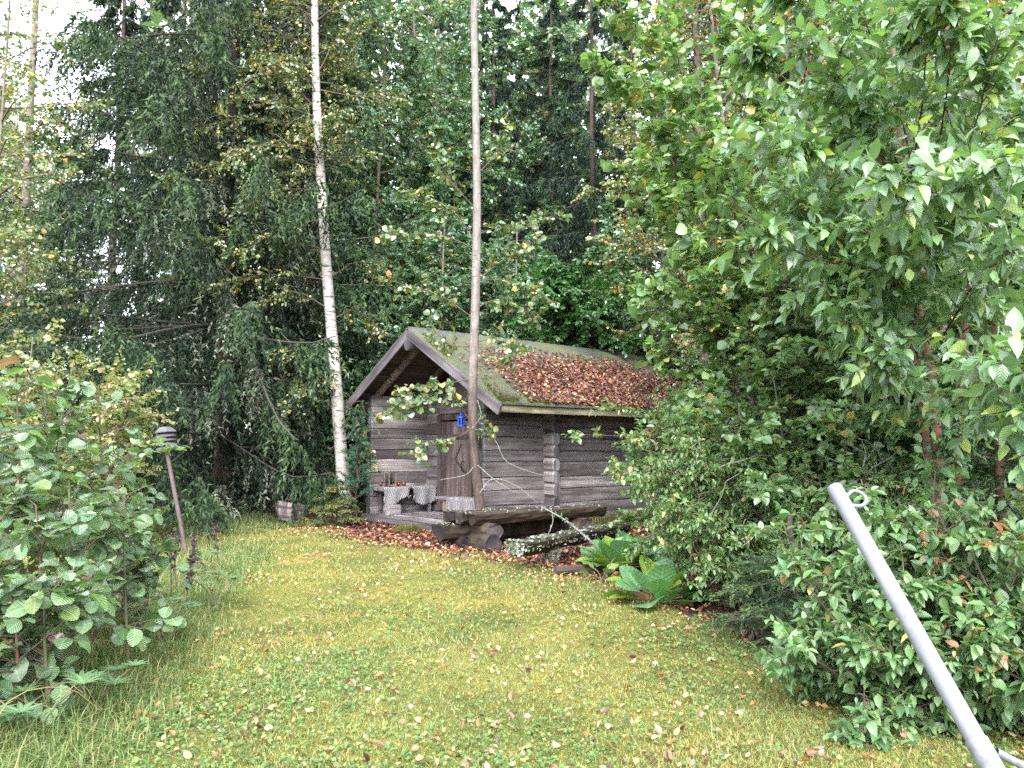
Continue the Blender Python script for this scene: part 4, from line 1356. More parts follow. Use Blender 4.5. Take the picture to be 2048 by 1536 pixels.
# the white birch beside the cabin
bY = 16.2
tr = [at(u, v, bY) for u, v in ((691, 1042), (684, 930), (668, 720), (655, 560), (643, 380), (633, 200), (629, 0))]
tr[0][2] = -.1
tr += [tr[-1] + A(-.05, 0, 2.2), tr[-1] + A(-.2, 0, 4.5)]
lim = []
rr = random.Random(9)
for (u0, v0, u1, v1, yo) in ((642, 380, 470, 420, -.6), (650, 500, 380, 470, -1), (655, 560, 440, 560, -.8), (660, 620, 520, 600, -.5), (668, 720, 540, 700, -.6), (672, 760, 560, 830, -.4), (640, 330, 330, 350, -.9),
                             (636, 250, 360, 250, -.4), (634, 180, 380, 130, -.3), (632, 100, 400, 40, 0), (631, 40, 480, -60, .3), (655, 560, 760, 520, .3), (680, 860, 730, 900, -.3), (640, 330, 720, 300, .4),
                             (633, 120, 480, 170, -1.2), (640, 300, 460, 300, -1.4), (646, 440, 480, 500, -1.2), (632, 60, 560, -40, -1), (634, 150, 700, 60, .3), (661, 640, 760, 650, .2), (676, 800, 600, 770, -.8)):
    p0 = at(u0, v0, bY); p1 = at(u1, v1, bY + yo)
    mid = (p0 + p1) / 2 + A(0, 0, rr.uniform(.1, .3))
    lim.append([p0, mid, p1 + A(0, 0, -.1)])
BIRCHPAL = [(3, (.09, .14, .052)), (2.2, (.125, .165, .05)), (.9, (.36, .30, .07)), (.35, (.38, .22, .07)), (2, (.05, .09, .042)), (1.0, (.24, .26, .14))]
broadleaf('birch_tree', 'white barked birch with black flecks rising beside the cabin porch', 'birch', tr[0] + A(0, 0, .1), tr, .145, .055, M_BIRCH, BIRCHPAL, T_FAR_BIRCH, .078, seed=3,
          nprim=84, tr=(.5, 1), plen=(1.0, 2.6), elev=(-5, 45), ntwig=16, twl=(.3, .8), nleaf=11, grav=.14, droop=.5, nrand=.8, limbs=lim, limb_tw=16, bare=200, sides=18, tw_tubes=True)

# the thin aspen before the cabin corner
aY = 12.55
tr = [at(u, v, aY) for u, v in ((966, 1075), (960, 1010), (948, 900), (945, 790), (951, 600), (954, 400), (951, 200), (948, 0))]
tr[0][2] = -.1
tr += [tr[-1] + A(.05, 0, 2), tr[-1] + A(0, 0, 4)]
lim = []
for (u0, v0, um, vm, u1, v1, yo) in ((945, 755, 890, 770, 810, 775, -.3), (890, 770, 860, 790, 790, 812, -.5), (946, 850, 905, 805, 800, 800, -.4), (900, 808, 850, 812, 765, 830, -.5), (944, 860, 900, 878, 830, 905, -.4), (948, 470, 900, 420, 800, 370, -.3),
                                    (952, 420, 900, 360, 870, 310, -.2), (951, 500, 880, 470, 780, 470, .1), (953, 560, 1010, 520, 1090, 470, .3), (950, 680, 990, 680, 1050, 690, -.3), (950, 690, 900, 690, 860, 650, .2), (951, 640, 880, 590, 770, 560, .4),
                                    (953, 350, 990, 310, 1010, 260, .2), (951, 690, 1000, 720, 1040, 700, -.4), (947, 850, 955, 860, 975, 845, -.3), (948, 20, 900, -10, 820, -60, .1), (948, 22, 1000, -20, 1060, -80, .1), (952, 560, 1020, 560, 1100, 600, .5), (952, 470, 1010, 450, 1120, 430, .6), (955, 620, 1000, 600, 1080, 640, .2)):
    lim.append([at(u0, v0, aY), at(um, vm, aY + yo * .5), at(u1, v1, aY + yo)])
aspen = broadleaf('aspen_tree', 'slender bare trunked aspen in front of the cabin corner, beside the log table', 'aspen', tr[0] + A(0, 0, .1), tr, .092, .046, M_ASPEN, [(3, (.10, .155, .065)), (2, (.16, .20, .09)), (2, (.07, .125, .055)), (1.3, (.28, .31, .22)), (.4, (.36, .29, .08)), (.2, (.3, .16, .07))],
          T_ROUND_M, .095, seed=5, nprim=26, tr=(.80, 1), plen=(1, 2.2), elev=(5, 45), ntwig=10, twl=(.15, .4), nleaf=7, grav=.05, droop=.45, nrand=.9, limbs=lim, limb_r=.010, limb_tw=17, sides=16, leafmat=M_LEAF, drop=.3, nind=300, tw_t=(.3, 1), tpl_ind=T_ROUND)
# bare, arching twigs low on the aspen
acc = Acc()
for pts in (((957, 860), (990, 880), (1010, 920), (1050, 940), (1086, 950)), ((955, 800), (962, 830), (950, 850)), ((946, 935), (930, 950), (880, 960)), ((960, 985), (985, 958), (1030, 970), (1075, 1005)), ((955, 930), (990, 960), (1030, 985))):
    P = spline([at(u, v, aY - .15 + .02 * k) for k, (u, v) in enumerate(pts)], 14)
    acc.add(*tubes(P, np.linspace(.0085, .004, 14), 6))
tag(link('bare_twigs', acc.mesh('bare_twigs', M_LICHTWIG, A(*aspen.location)), aspen), kind='stuff')
P = spline([at(1088, 1016, 11.6), at(1130, 1040, 11.3), at(1165, 1068, 10.9), at(1192, 1092, 10.6), at(1222, 1122, 10.3)], 16)
db = thing('dead_branch', 'bare lichen covered dead branch leaning across the log table and bench', 'branch', (P[-1][0], P[-1][1], 0))
acc = Acc().add(*tubes(P, np.linspace(.010, .017, 16), 7)); link('stem', acc.mesh('stem', M_LICHTWIG, A(*db.location)), db)
acc = Acc(); rng = np.random.default_rng(31)
for (a_, b_) in (((1105, 1025), (1098, 1065)), ((1102, 1050), (1090, 1075)), ((1186, 1086), (1180, 1105)), ((1150, 1058), (1135, 1078))):
    acc.add(*tubes(spline([at(*a_, 11.3), at((a_[0] + b_[0]) / 2 + 4, (a_[1] + b_[1]) / 2, 11.28), at(*b_, 11.25)], 6), np.linspace(.008, .004, 6), 5))
link('side_twigs', acc.mesh('side_twigs', M_LICHTWIG, A(*db.location)), db)
acc = Acc(); i = rng.integers(0, 16, 500); O = P[i] + rng.normal(0, .018, (500, 3)); flakes(acc, rng, O, norm(rng.normal(size=(500, 3)) + A(0, 0, .6)), .022, LICH)
tag(link('lichen', acc.mesh('lichen', M_LITTER, A(*db.location)), db), kind='stuff')

# big spruces at the left
def copy_thing(root, loc, rz, sc, label, group=None):
    """a copy of a thing with copies of its parts, sharing mesh data"""
    r = root.copy(); COL.objects.link(r)
    r.location = tuple(loc); r.rotation_euler = (0, 0, rz); r.scale = (sc, sc, sc)
    r['label'] = label
    if group: r['group'] = group
    elif 'group' in r: del r['group']
    for ch in root.children:
        c = ch.copy(); COL.objects.link(c); c.parent = r
    return r
spruce('spruce_tree', 'tall dark spruce with long sweeping lichen draped boughs at the left forest edge', at(440, 1030, 18.8) * A(1, 1, 0), 27, 6.9, .5, 15.8, 128, 104, 16, 11, lichen=.4, r0=.2, dead=4, sl=(.5, 1.6), nl=.12, nw=.044, tier=1.3, front=34)
sp2 = spruce('spruce_tree', 'drooping spruce behind the birch trunk with lower boughs brushing the grass', at(552, 1030, 19.4) * A(1, 1, 0), 18, 3.3, .35, 17.4, 96, 62, 15, 12, lichen=.25, r0=.16, dead=3, sl=(.4, 1.2), nl=.12, nw=.042, tier=.8, front=20)
copy_thing(sp2, at(335, 1000, 22.5) * A(1, 1, 0), 2.1, 1.1, 'slim spruce pressed between the big spruce and the pale far trunks')
copy_thing(sp2, at(205, 1000, 25) * A(1, 1, 0), 5.0, 1.15, 'pale lit spruce beyond the big one, toward the sky gap')
copy_thing(sp2, at(640, 1000, 23.5) * A(1, 1, 0), 4.0, 1.0, 'shaded spruce hidden behind the drooping spruce and the birch')
# low spruce saplings by the birch foot and a pine seedling
spruce('spruce_sapling', 'bushy young spruce at the birch foot beside the porch', at(672, 1052, 15.2) * A(1, 1, 0), 1.0, .75, .05, .85, 46, 20, 14, 14, pend=.12, sl=(.1, .28), cols=A((.07, .10, .035), (.085, .115, .04), (.11, .10, .045)), nl=.04, nw=.014, r0=.02)
pine = at(712, 1048, 15.4) * A(1, 1, 0)
spruce('pine_sapling', 'thin bluish green pine seedling between the birch and the porch corner', pine, 2.3, .5, .5, 2.2, 24, 8, 40, 15, pend=.0, sl=(.08, .2), cols=A((.04, .09, .06), (.05, .105, .07)), nl=.09, nw=.009, r0=.018, sag=(-45, -15))['category'] = 'pine'

# aspens behind the cabin: three kinds, copied
def aspen_proto(label, u, Y, h, seed, low, pal):
    p = at(u, 900, Y) * A(1, 1, 0)
    return broadleaf('aspen_tree', label, 'aspen', p, tall(p[0], p[1], h, (.3, 0), .15, seed), .085 if not low else .045, .02, M_GREYBARK, pal, T_FAR, .112 if not low else .10, seed=40 + seed, nprim=88 if not low else 54, tr=(.12 if not low else .15, 1), plen=(1.2, 2.6) if not low else (.8, 1.7),
              elev=(-10, 50), ntwig=13, twl=(.3, .8), nleaf=12, droop=.5, nrand=.9, sides=8, group='aspens behind the cabin', tw_tubes=False)
asA = aspen_proto('slim brown trunked aspen showing between the birch and the cabin gable', 735, 20.5, 15, 0, False, BLUEGREEN)
asB = aspen_proto('tall aspen with forked brown stem behind the cabin gable', 800, 21.8, 16, 1, False, BLUEGREEN)
asC = aspen_proto('low aspen sapling leaning over the cabin ridge end', 860, 19.6, 7.5, 2, True, BLUEGREEN)
asY = aspen_proto('yellowing aspen standing in shade behind the drooping spruce', 600, 23, 15, 3, False, YELLOWISH)
G_ = 'aspens behind the cabin'
for q, (src, u, Y, sc, lb) in enumerate(((asA, 690, 22.8, 1.0, 'leafy aspen whose crown shows just right of the white birch trunk'), (asB, 885, 23.2, 1.05, 'aspen rising behind the ridge end, left of the thin bare trunk'), (asA, 960, 26, 1.15, 'aspen hidden behind the thin bare trunk, only its crown showing'),
        (asC, 1010, 20.6, 1.0, 'young aspen just behind the middle of the roof ridge'), (asC, 760, 19.8, .95, 'low aspen in the gap between birch trunk and gable'), (asC, 1260, 20.8, 1.05, 'young aspen behind the far end of the roof'), (asC, 700, 21, 1.1, 'bushy low aspen behind the birch foot'),
        (asY, 1330, 22, 1.0, 'yellowing aspen above the far end of the roof'), (asA, 1480, 20, 1.0, 'aspen in the leafy wall right of the roof'), (asB, 1700, 19, 1.0, 'aspen closing the wood behind the willow'), (asY, 1900, 17.5, 1.0, 'yellowing aspen deep behind the willow'), (asC, 1500, 16.5, 1.0, 'low aspen thicket beyond the cabin back wall'),
        (asC, 1640, 14.5, .95, 'low aspen behind the grey trunked birch'), (asC, 1820, 13, .95, 'low aspen in the dim wood behind the thujas'), (asC, 2000, 12.5, 1.0, 'low aspen beyond the pink tipped shrub'), (asB, 1150, 30, 1.2, 'far aspen in the thin gap among the dark spruces'), (asA, 1070, 29, 1.3, 'far tall aspen right of the thin bare trunk'), (asY, 110, 31, 1.0, 'far yellowing aspen in the pale gap at the left'), (asY, 10, 34, 1.15, 'far yellowing aspen behind the pale pine trunk'), (asY, 840, 27, 1.25, 'far yellowing aspen above the cabin gable'))):
    copy_thing(src, at(u, 900, Y) * A(1, 1, 0), q * 1.9 + .7, sc, lb, G_)
# bright green tree over the roof
p = cab(6.9, 3.5, 0)
broadleaf('hazel_tree', 'bushy deep green tree bending over the middle of the cabin roof', 'tree', p, [p, p + A(-.3, -.5, 2.6), p + A(-.8, -1.6, 4.6), p + A(-1.3, -2.6, 5.6)], .06, .02, M_GREYBARK, [(4, (.050, .13, .036)), (3, (.066, .16, .044)), (2, (.038, .095, .036))], T_FAR, .115, seed=61, nprim=92, tr=(.45, 1), plen=(.9, 2.2), elev=(-35, 45),
          ntwig=14, twl=(.3, .6), nleaf=12, droop=.35, nrand=.6, sides=8, tw_tubes=False, nclear=True)
# dark spruces behind
G_ = 'dark spruces behind the cabin'
dsp = spruce('spruce_tree', 'blackish spruce with broad drooping boughs behind the roof', at(1190, 900, 24.5) * A(1, 1, 0), 20, 3.2, 2.2, 19.6, 92, 50, 12, 70, r0=.16, dead=60, cols=A((.014, .030, .021), (.021, .042, .027)), nl=.13, nw=.04, sl=(.35, 1.0), group=G_)
dsq = spruce('spruce_tree', 'low dark spruce behind the roof ridge', at(1070, 900, 23) * A(1, 1, 0), 7.5, 2.0, .6, 7.2, 54, 40, 12, 71, r0=.08, dead=8, cols=A((.020, .042, .028), (.028, .056, .034)), nl=.11, nw=.034, sl=(.3, .7), group=G_)
for q, (src, u, Y, sc, lb) in enumerate(((dsp, 985, 26, .95, 'dark spruce with bare lower trunk straight behind the thin aspen'), (dsp, 1105, 28, 1.0, 'dark spruce with thin sky showing through its dead twigs'), (dsp, 1275, 26, 1.0, 'dark spruce at the edge of the leafy right hand trees'),
        (dsq, 1240, 22.5, 1.0, 'low dark spruce behind the far end of the roof'), (dsq, 1380, 19, 1.0, 'low dark spruce right of the roof end'), (dsq, 930, 23, .9, 'low dark spruce behind the thin aspen trunk'), (dsp, 1420, 24, .95, 'dark spruce showing between the orange tinted leaves'), (dsp, 1560, 22, .95, 'dark spruce behind the orange tinted birch'),
        (dsp, 1760, 20, .95, 'dark spruce closing the wood behind the willow'), (dsp, 2000, 17, .95, 'dark spruce closing the wood behind the right edge'), (dsq, 1560, 13.5, .8, 'low dark spruce behind the shrubs'), (dsq, 1720, 11.8, .7, 'low dark spruce between the thuja and the grey birch'), (dsq, 1900, 10.5, .7, 'low dark spruce behind the thuja'), (dsq, 2080, 10, .75, 'low dark spruce behind the pink tipped shrub'),
        (dsq, 480, 22.5, .8, 'low dark spruce in the shade under the big spruce'), (dsq, 400, 24, .9, 'low dark spruce behind the big spruce trunk'), (dsq, 620, 22, .85, 'low dark spruce between drooping spruce and birch'), (dsq, 260, 21, .7, 'low dark spruce behind the garden lamp'), (dsp, 540, 28, 1.0, 'dark far spruce behind the drooping spruce'), (dsp, 720, 29, 1.0, 'dark far spruce behind the aspens'), (dsp, 860, 30, 1.05, 'dark far spruce behind the cabin gable'), (dsp, 1040, 31, 1.1, 'dark far spruce filling the gap right of the thin aspen'))):
    copy_thing(src, at(u, 900, Y) * A(1, 1, 0), q * 1.3 + .4, sc, lb, G_)

# the pale far trunks in the bright gap at the left
for q, (u0, u1, Y, r, lb) in enumerate(((36, 72, 27, .20, 'tall pale pine trunk in the bright sky gap at the far left'),)):
    p0 = at(u0, 700, Y); p1 = at(u1, 0, Y)
    k = (p1 - p0) / (p1[2] - p0[2])
    b = p0 - k * p0[2]
    trk = [b + k * z for z in (-.1, 5, 10, 15, 22)]
    broadleaf('pine_tree', lb, 'pine', b * A(1, 1, 0), trk, r, r * .45, M_GREYBARK, [(3, (.13, .15, .085)), (2, (.18, .19, .12)), (.5, (.32, .28, .14)), (2, (.09, .115, .07))], T_FAR_BIRCH, .11, seed=80 + q, nprim=64, tr=(.12, 1), plen=(1.4, 3.4), elev=(-15, 40), ntwig=14, twl=(.4, 1.0), nleaf=10, droop=.6, nrand=.9, sides=10, drop=.2)

# golden green tree behind the alder saplings
p = at(-10, 1010, 11.8) * A(1, 1, 0)
broadleaf('hornbeam_tree', 'golden green broad bush behind the alder saplings', 'bush', p, None, .03, .02, M_GREYBARK, [(3, (.20, .225, .10)), (3, (.25, .26, .12)), (.9, (.36, .29, .12)), (2, (.14, .175, .08)), (.4, (.36, .23, .12))], T_FAR_BIRCH, .10, seed=90, nprim=90, tr=(.1, 1), plen=(.7, 1.5), elev=(-15, 40),
          ntwig=13, twl=(.3, .7), nleaf=12, droop=.4, nrand=.6, tw_tubes=False, stems=[([p + A(x, y, -.1), p + A(x * 1.5, y, 1.3), p + A(x * 2.0, y * 1.3, zt)], .03, .01) for x, y, zt in ((-.6, .2, 2.9), (.1, .3, 3.3), (.55, .0, 2.9), (-1.1, .4, 3.5), (.9, .5, 2.4))])
p = at(-60, 1000, 14) * A(1, 1, 0)
broadleaf('birch_tree', 'thin leafed birch with sparse yellow leaves before the pale sky gap', 'birch', p, tall(p[0], p[1], 10, (.3, 0), .1, 3), .06, .015, M_GREYBARK, YELLOWISH, T_FAR_BIRCH, .09, seed=91, nprim=60, tr=(.2, 1), plen=(.9, 2.4), elev=(0, 50), ntwig=12, twl=(.3, .8), nleaf=10, droop=.5, nrand=.9, sides=8, drop=.2, tw_tubes=False)
p = at(170, 1000, 16) * A(1, 1, 0)
broadleaf('rowan_bush', 'loose yellow green bush at the foot of the big spruce', 'bush', p, None, .03, .02, M_GREYBARK, YELLOWISH, T_FAR_BIRCH, .095, seed=92, nprim=52, tr=(.2, 1), plen=(.6, 1.5), elev=(-10, 50), ntwig=11, twl=(.3, .6), nleaf=11, droop=.4, tw_tubes=False,
          stems=[([p + A(x, 0, -.1), p + A(x * 1.4, .1, 1.5), p + A(x * 1.8, .2, zt)], .02, .008) for x, zt in ((-.5, 3.2), (.1, 3.6), (.5, 2.8))])

# right hand side: light green aspen limb, orange tinted birch, willow, thuja, shrubs
p = at(1520, 1000, 9.2) * A(1, 1, 0)
def L3(*q):
    return [at(u, v, Y) for u, v, Y in q]
lim = [L3((1500, 700, 9.2), (1400, 560, 8.9), (1340, 420, 8.6)), L3((1490, 600, 9.2), (1370, 380, 8.8), (1290, 160, 8.5)), L3((1470, 500, 9.2), (1330, 250, 8.8), (1180, 110, 8.6)), L3((1480, 420, 9.2), (1330, 150, 8.8), (1210, -20, 8.6)),
       L3((1500, 800, 9.2), (1400, 740, 8.9), (1320, 690, 8.8)), L3((1500, 850, 9.2), (1420, 640, 8.8), (1290, 560, 8.7)), L3((1490, 700, 9.2), (1380, 500, 8.6), (1300, 300, 8.4)), L3((1520, 600, 9.2), (1440, 400, 8.4), (1400, 150, 8.2)),
       L3((1510, 760, 9.2), (1430, 600, 8.3), (1380, 480, 8.0)), L3((1500, 850, 9.2), (1440, 800, 8.6), (1380, 780, 8.4)), L3((1540, 650, 9.2), (1560, 400, 8.5), (1520, 200, 8.2)), L3((1500, 640, 9.2), (1400, 520, 9.4), (1260, 400, 9.4)), L3((1500, 720, 9.0), (1380, 640, 9.0), (1290, 620, 9.2)),
       L3((1540, 760, 9.2), (1600, 600, 8.6), (1640, 420, 8.2)), L3((1480, 480, 9.2), (1400, 300, 9.0), (1330, 20, 8.8)), L3((1520, 700, 9.2), (1480, 520, 8.4), (1450, 330, 8.0)), L3((1530, 820, 9.2), (1560, 700, 8.5), (1540, 560, 8.1))]
broadleaf('goat_willow', 'light green round leaved tree arching from the right over the cabin roof', 'tree', p, L3((1520, 1010, 9.2), (1505, 800, 9.2), (1490, 560, 9.2), (1440, 200, 9.1), (1400, -200, 9.1)), .04, .018, M_GREYBARK, LIGHT, T_ROUND_M, .105, seed=101, nprim=34, tr=(.25, 1), plen=(.6, 1.4), elev=(0, 50),
          ntwig=12, twl=(.2, .5), nleaf=10, droop=.35, nrand=.6, limbs=lim, limb_r=.012, limb_tw=15, nind=300, leafmat=M_LEAFN, tpl_ind=T_ROUND)
p = at(1625, 1000, 12.5) * A(1, 1, 0)
ob = broadleaf('birch_tree', 'grey trunked birch with small orange tinted leaves, half hidden behind the right hand leaves', 'birch', p, L3((1625, 1005, 12.5), (1620, 560, 12.5), (1610, 200, 12.5), (1600, -200, 12.5), (1590, -500, 12.5)), .12, .06, M_GREYBARK, ORANGEY, T_FAR_BIRCH, .09, seed=102, nprim=100, tr=(.15, 1), plen=(1.2, 3.0), elev=(-20, 40),
          ntwig=15, twl=(.3, .7), nleaf=13, droop=.6, nrand=.9, sides=12, tw_tubes=False)
copy_thing(ob, at(1420, 1000, 13.2) * A(1, 1, 0), 2.2, .78, 'small orange and green leaved birch against the dark spruces, right of the roof')
copy_thing(ob, at(1860, 1000, 10.5) * A(1, 1, 0), 4.2, .9, 'orange tinted birch deep behind the willow')
# big leaved willow at the right edge
p = at(1880, 1180, 6.4) * A(1, 1, 0)
lim = [L3((1860, 700, 6.2), (1800, 560, 5.4), (1730, 430, 4.9)), L3((1850, 620, 6.2), (1890, 430, 5.0), (1960, 330, 4.2)), L3((1840, 560, 6.2), (1850, 420, 4.8), (1800, 350, 4.1)), L3((1840, 520, 6.2), (1700, 350, 5.4), (1560, 280, 5.0)), L3((1830, 450, 6.2), (1700, 200, 5.4), (1620, 60, 5.0)),
       L3((1820, 400, 6.2), (1850, 150, 5.2), (1820, 20, 4.8)), L3((1860, 500, 6.2), (1950, 260, 5.2), (2000, 60, 4.8)), L3((1850, 760, 6.2), (1760, 680, 5.6), (1680, 640, 5.2)), L3((1860, 800, 6.2), (1800, 760, 5.4), (1750, 720, 5.0)), L3((1870, 700, 6.2), (1960, 560, 5.0), (2030, 500, 4.4)),
       L3((1900, 760, 6.2), (1990, 720, 4.6), (2060, 740, 3.9)), L3((1900, 820, 6.2), (2010, 830, 4.6), (2070, 800, 3.8)), L3((1830, 560, 6.2), (1640, 520, 5.6), (1520, 470, 5.3)), L3((1820, 420, 6.2), (1600, 180, 5.8), (1500, 100, 5.6)), L3((1830, 350, 6.2), (1760, 100, 5.6), (1700, -40, 5.4)),
       L3((1850, 600, 6.3), (1720, 600, 6.0), (1600, 560, 5.8)), L3((1860, 680, 6.3), (1740, 540, 5.8), (1600, 400, 5.6)), L3((1880, 350, 6.2), (1900, 150, 5.0), (1900, 0, 4.6)), L3((1880, 560, 6.2), (1960, 420, 5.4), (2060, 330, 4.8)),
       L3((1850, 420, 6.4), (1760, 260, 5.8), (1680, 180, 5.5)), L3((1840, 640, 6.4), (1700, 460, 6.0), (1560, 380, 5.9)), L3((1860, 300, 6.4), (1960, 140, 5.8), (2050, 60, 5.4)), L3((1880, 460, 6.4), (1990, 380, 5.8), (2070, 200, 5.4)), L3((1860, 640, 6.6), (1780, 480, 6.4), (1680, 300, 6.2)), L3((1870, 560, 6.6), (1930, 360, 6.4), (1960, 150, 6.2)), L3((1840, 300, 6.4), (1720, 80, 6.0), (1560, -20, 5.9)), L3((1890, 700, 6.6), (1980, 620, 6.2), (2060, 600, 5.8))]
WILLOWPAL = [(4, (.105, .19, .085)), (3, (.135, .225, .095)), (2.5, (.08, .15, .075)), (.7, (.22, .29, .08))]
broadleaf('willow_tree', 'large leaved glossy green willow filling the right hand side above the shrubs', 'willow', p, L3((1890, 1190, 6.4), (1868, 790, 6.4), (1835, 600, 6.4), (1800, 300, 6.4), (1770, -150, 6.4)), .042, .02, M_REDBARK, WILLOWPAL, T_WILLOW_M, .112, seed=104, nprim=30, tr=(.4, 1), plen=(.8, 1.8), elev=(0, 50),
          ntwig=14, twl=(.25, .55), nleaf=11, droop=.3, nrand=.55, limbs=lim, limb_r=.009, limb_tw=19, nind=300, spiral=True, tpl_ind=T_WILLOW,
          stems=[(L3((1885, 1190, 6.6), (1840, 780, 6.6), (1800, 620, 6.6), (1760, 300, 6.7)), .036, .016), (L3((1905, 1190, 6.9), (1930, 500, 6.9), (1900, 150, 6.9), (1880, -100, 6.9)), .05, .03)])
# thuja and young spruces in the dark understorey
p = at(2010, 1150, 6.9) * A(1, 1, 0)
THUJA = [(3, (.055, .115, .045)), (2, (.075, .145, .055)), (2, (.038, .08, .038))]
th = broadleaf('thuja_bush', 'dark green thuja with flat feathery sprays behind the right hand shrubs', 'thuja', p, [p, p + A(0, 0, 2), p + A(.05, 0, 4.5)], .05, .02, M_REDBARK, THUJA, T_QN, .055, seed=105, nprim=130, tr=(.03, 1), plen=(.7, 1.3), elev=(-15, 40), ntwig=18, twl=(.15, .35), nleaf=18, ang=38, droop=.1, nrand=.25, leafmat=M_NEEDLE, sides=8, tw_tubes=False)
copy_thing(th, at(1790, 1100, 8.2) * A(1, 1, 0), 1.4, 1.05, 'shaded thuja deep between the willow stems')
copy_thing(th, at(1660, 1100, 9.2) * A(1, 1, 0), 2.9, .8, 'low thuja behind the small leaved shrub')
spruce('spruce_sapling', 'young spruce growing up through the small leaved shrub', at(1590, 1150, 7.9) * A(1, 1, 0), 3.4, 1.25, .1, 3.3, 84, 28, 22, 16, pend=.1, sl=(.15, .4), cols=A((.045, .075, .032), (.06, .095, .036), (.034, .06, .03)), nl=.04, nw=.013, r0=.03)
spruce('spruce_sapling', 'low dark spruce bough bush under the shrubs beside the lawn edge', at(1590, 1265, 6.3) * A(1, 1, 0), 1.0, .95, .06, .7, 46, 26, 18, 17, pend=.25, sl=(.15, .35), cols=A((.034, .062, .03), (.044, .078, .034)), nl=.036, nw=.012, r0=.02)

# shrubs
SHRUB1 = [(4, (.13, .225, .085)), (3, (.165, .26, .095)), (2, (.095, .17, .068)), (.3, (.36, .30, .10)), (.14, (.38, .17, .09))]
SHRUB2 = [(4, (.105, .195, .078)), (3, (.14, .23, .09)), (2, (.075, .15, .064)), (.12, (.36, .22, .14)), (.1, (.42, .34, .12))]
def shrub(name, label, p, pal, size, seed, stems, nprim, plen, nind, ntw=10, twl=(.15, .35), nleaf=9, bare=0, tr=(.18, 1), elev=(-30, 50)):
    ss = []
    for (x, y, z) in stems:
        ss.append(([p + A(x * .15, y * .15, -.08), p + A(x * .55, y * .55, z * .5), p + A(x, y, z)], .012, .004))
    return broadleaf(name, label, 'shrub', p, None, .01, .01, M_TWIG, pal, T_OVAL_M, size, seed=seed, nprim=nprim, tr=tr, plen=plen, elev=elev, ntwig=ntw, twl=twl, nleaf=nleaf, droop=.12, upw=1.3, nrand=.4, stems=ss, nind=nind, spiral=True, ang=60, bare=bare, tpl_ind=T_OVAL)
p = at(1830, 1440, 4.55) * A(1, 1, 0)
shrub('shrub', 'dense shrub with oval leaves and a few reddish tips, behind the white pole', p, SHRUB2, .068, 201, [(-.6, -.05, .75), (-.25, -.2, .95), (.1, -.15, 1.15), (.45, -.1, 1.1), (-.1, .35, 1.35), (.4, .4, 1.4), (-.55, .3, .95), (.75, .2, .9), (-.75, -.1, .45), (.2, -.35, .6), (-.3, -.35, .5), (.6, -.3, .6)], 130, (.25, .6), 300, 10, (.12, .28), 10, tr=(.05, 1))
p = at(2120, 1440, 4.3) * A(1, 1, 0)
shrub('shrub', 'shrub with pink and orange tinted leaf tips at the right hand edge', p, SHRUB2[:3] + [(.8, (.42, .19, .13)), (.4, (.44, .29, .14))], .066, 202, [(-.5, -.1, 1.0), (-.2, -.2, 1.2), (.1, .1, 1.3), (-.45, .3, 1.2), (.4, .1, 1.0), (-.4, -.3, .5), (-.05, -.35, .6)], 84, (.25, .55), 200, 10, (.12, .28), 10, tr=(.05, 1))
p = at(1475, 1225, 7.6) * A(1, 1, 0)
shrub('shrub', 'small leaved light green shrub spreading against the cabin wall', p, SHRUB1, .056, 203, [(-.8, .1, 1.5), (-.45, -.2, 1.25), (-.1, .1, 1.55), (.35, -.1, 1.4), (.7, .2, 1.3), (-.6, -.2, .95), (-.25, -.3, .8), (.2, -.3, .95), (.6, -.3, .8), (0, .4, 1.8), (-.5, .5, 1.7), (-.85, .4, 1.2)], 150, (.3, .7), 300, 12, (.12, .3), 9, bare=40, tr=(.3, 1))
p = at(1700, 1215, 6.9) * A(1, 1, 0)
shrub('shrub', 'shrub with bare grey lichen twigs low down, between the light green shrub and the pole', p, SHRUB1, .054, 204, [(-.5, -.1, 1.0), (-.2, .1, 1.3), (.2, 0, 1.4), (.5, .2, 1.5), (-.65, -.2, .6), (.0, -.3, .8), (.4, -.3, .9)], 84, (.25, .6), 200, 10, (.12, .3), 10, bare=110, tr=(.3, 1))
for q, (u, Y, h, lb, pal) in enumerate(((1660, 7.7, 3.0, 'light green leafy bush right of the small leaved shrub', LIGHT), (1560, 9.4, 3.3, 'light green leafy bush rising behind the small leaved shrub', LIGHT), (1420, 10.6, 2.9, 'light green bush between the cabin wall and the round leaved tree', SHRUB1), (1730, 8.6, 3.1, 'green bush filling the gap left of the willow stems', SHRUB2))):
    p = at(u, 1100, Y) * A(1, 1, 0)
    broadleaf('hazel_bush', lb, 'bush', p, None, .02, .01, M_TWIG, pal, T_FAR, .08, seed=220 + q, nprim=84, tr=(.15, 1), plen=(.4, 1.0), elev=(-25, 45), ntwig=11, twl=(.2, .45), nleaf=11, droop=.3, nrand=.6, tw_tubes=False,
              stems=[([p + A(x * .3, y * .3, -.08), p + A(x * .7, y * .7, h * zz * .5), p + A(x, y, h * zz)], .018, .006) for x, y, zz in ((-.6, -.2, .8), (-.2, .1, 1), (.3, -.2, .95), (.7, .1, .85), (.0, -.5, .7), (-.9, .1, .6))])
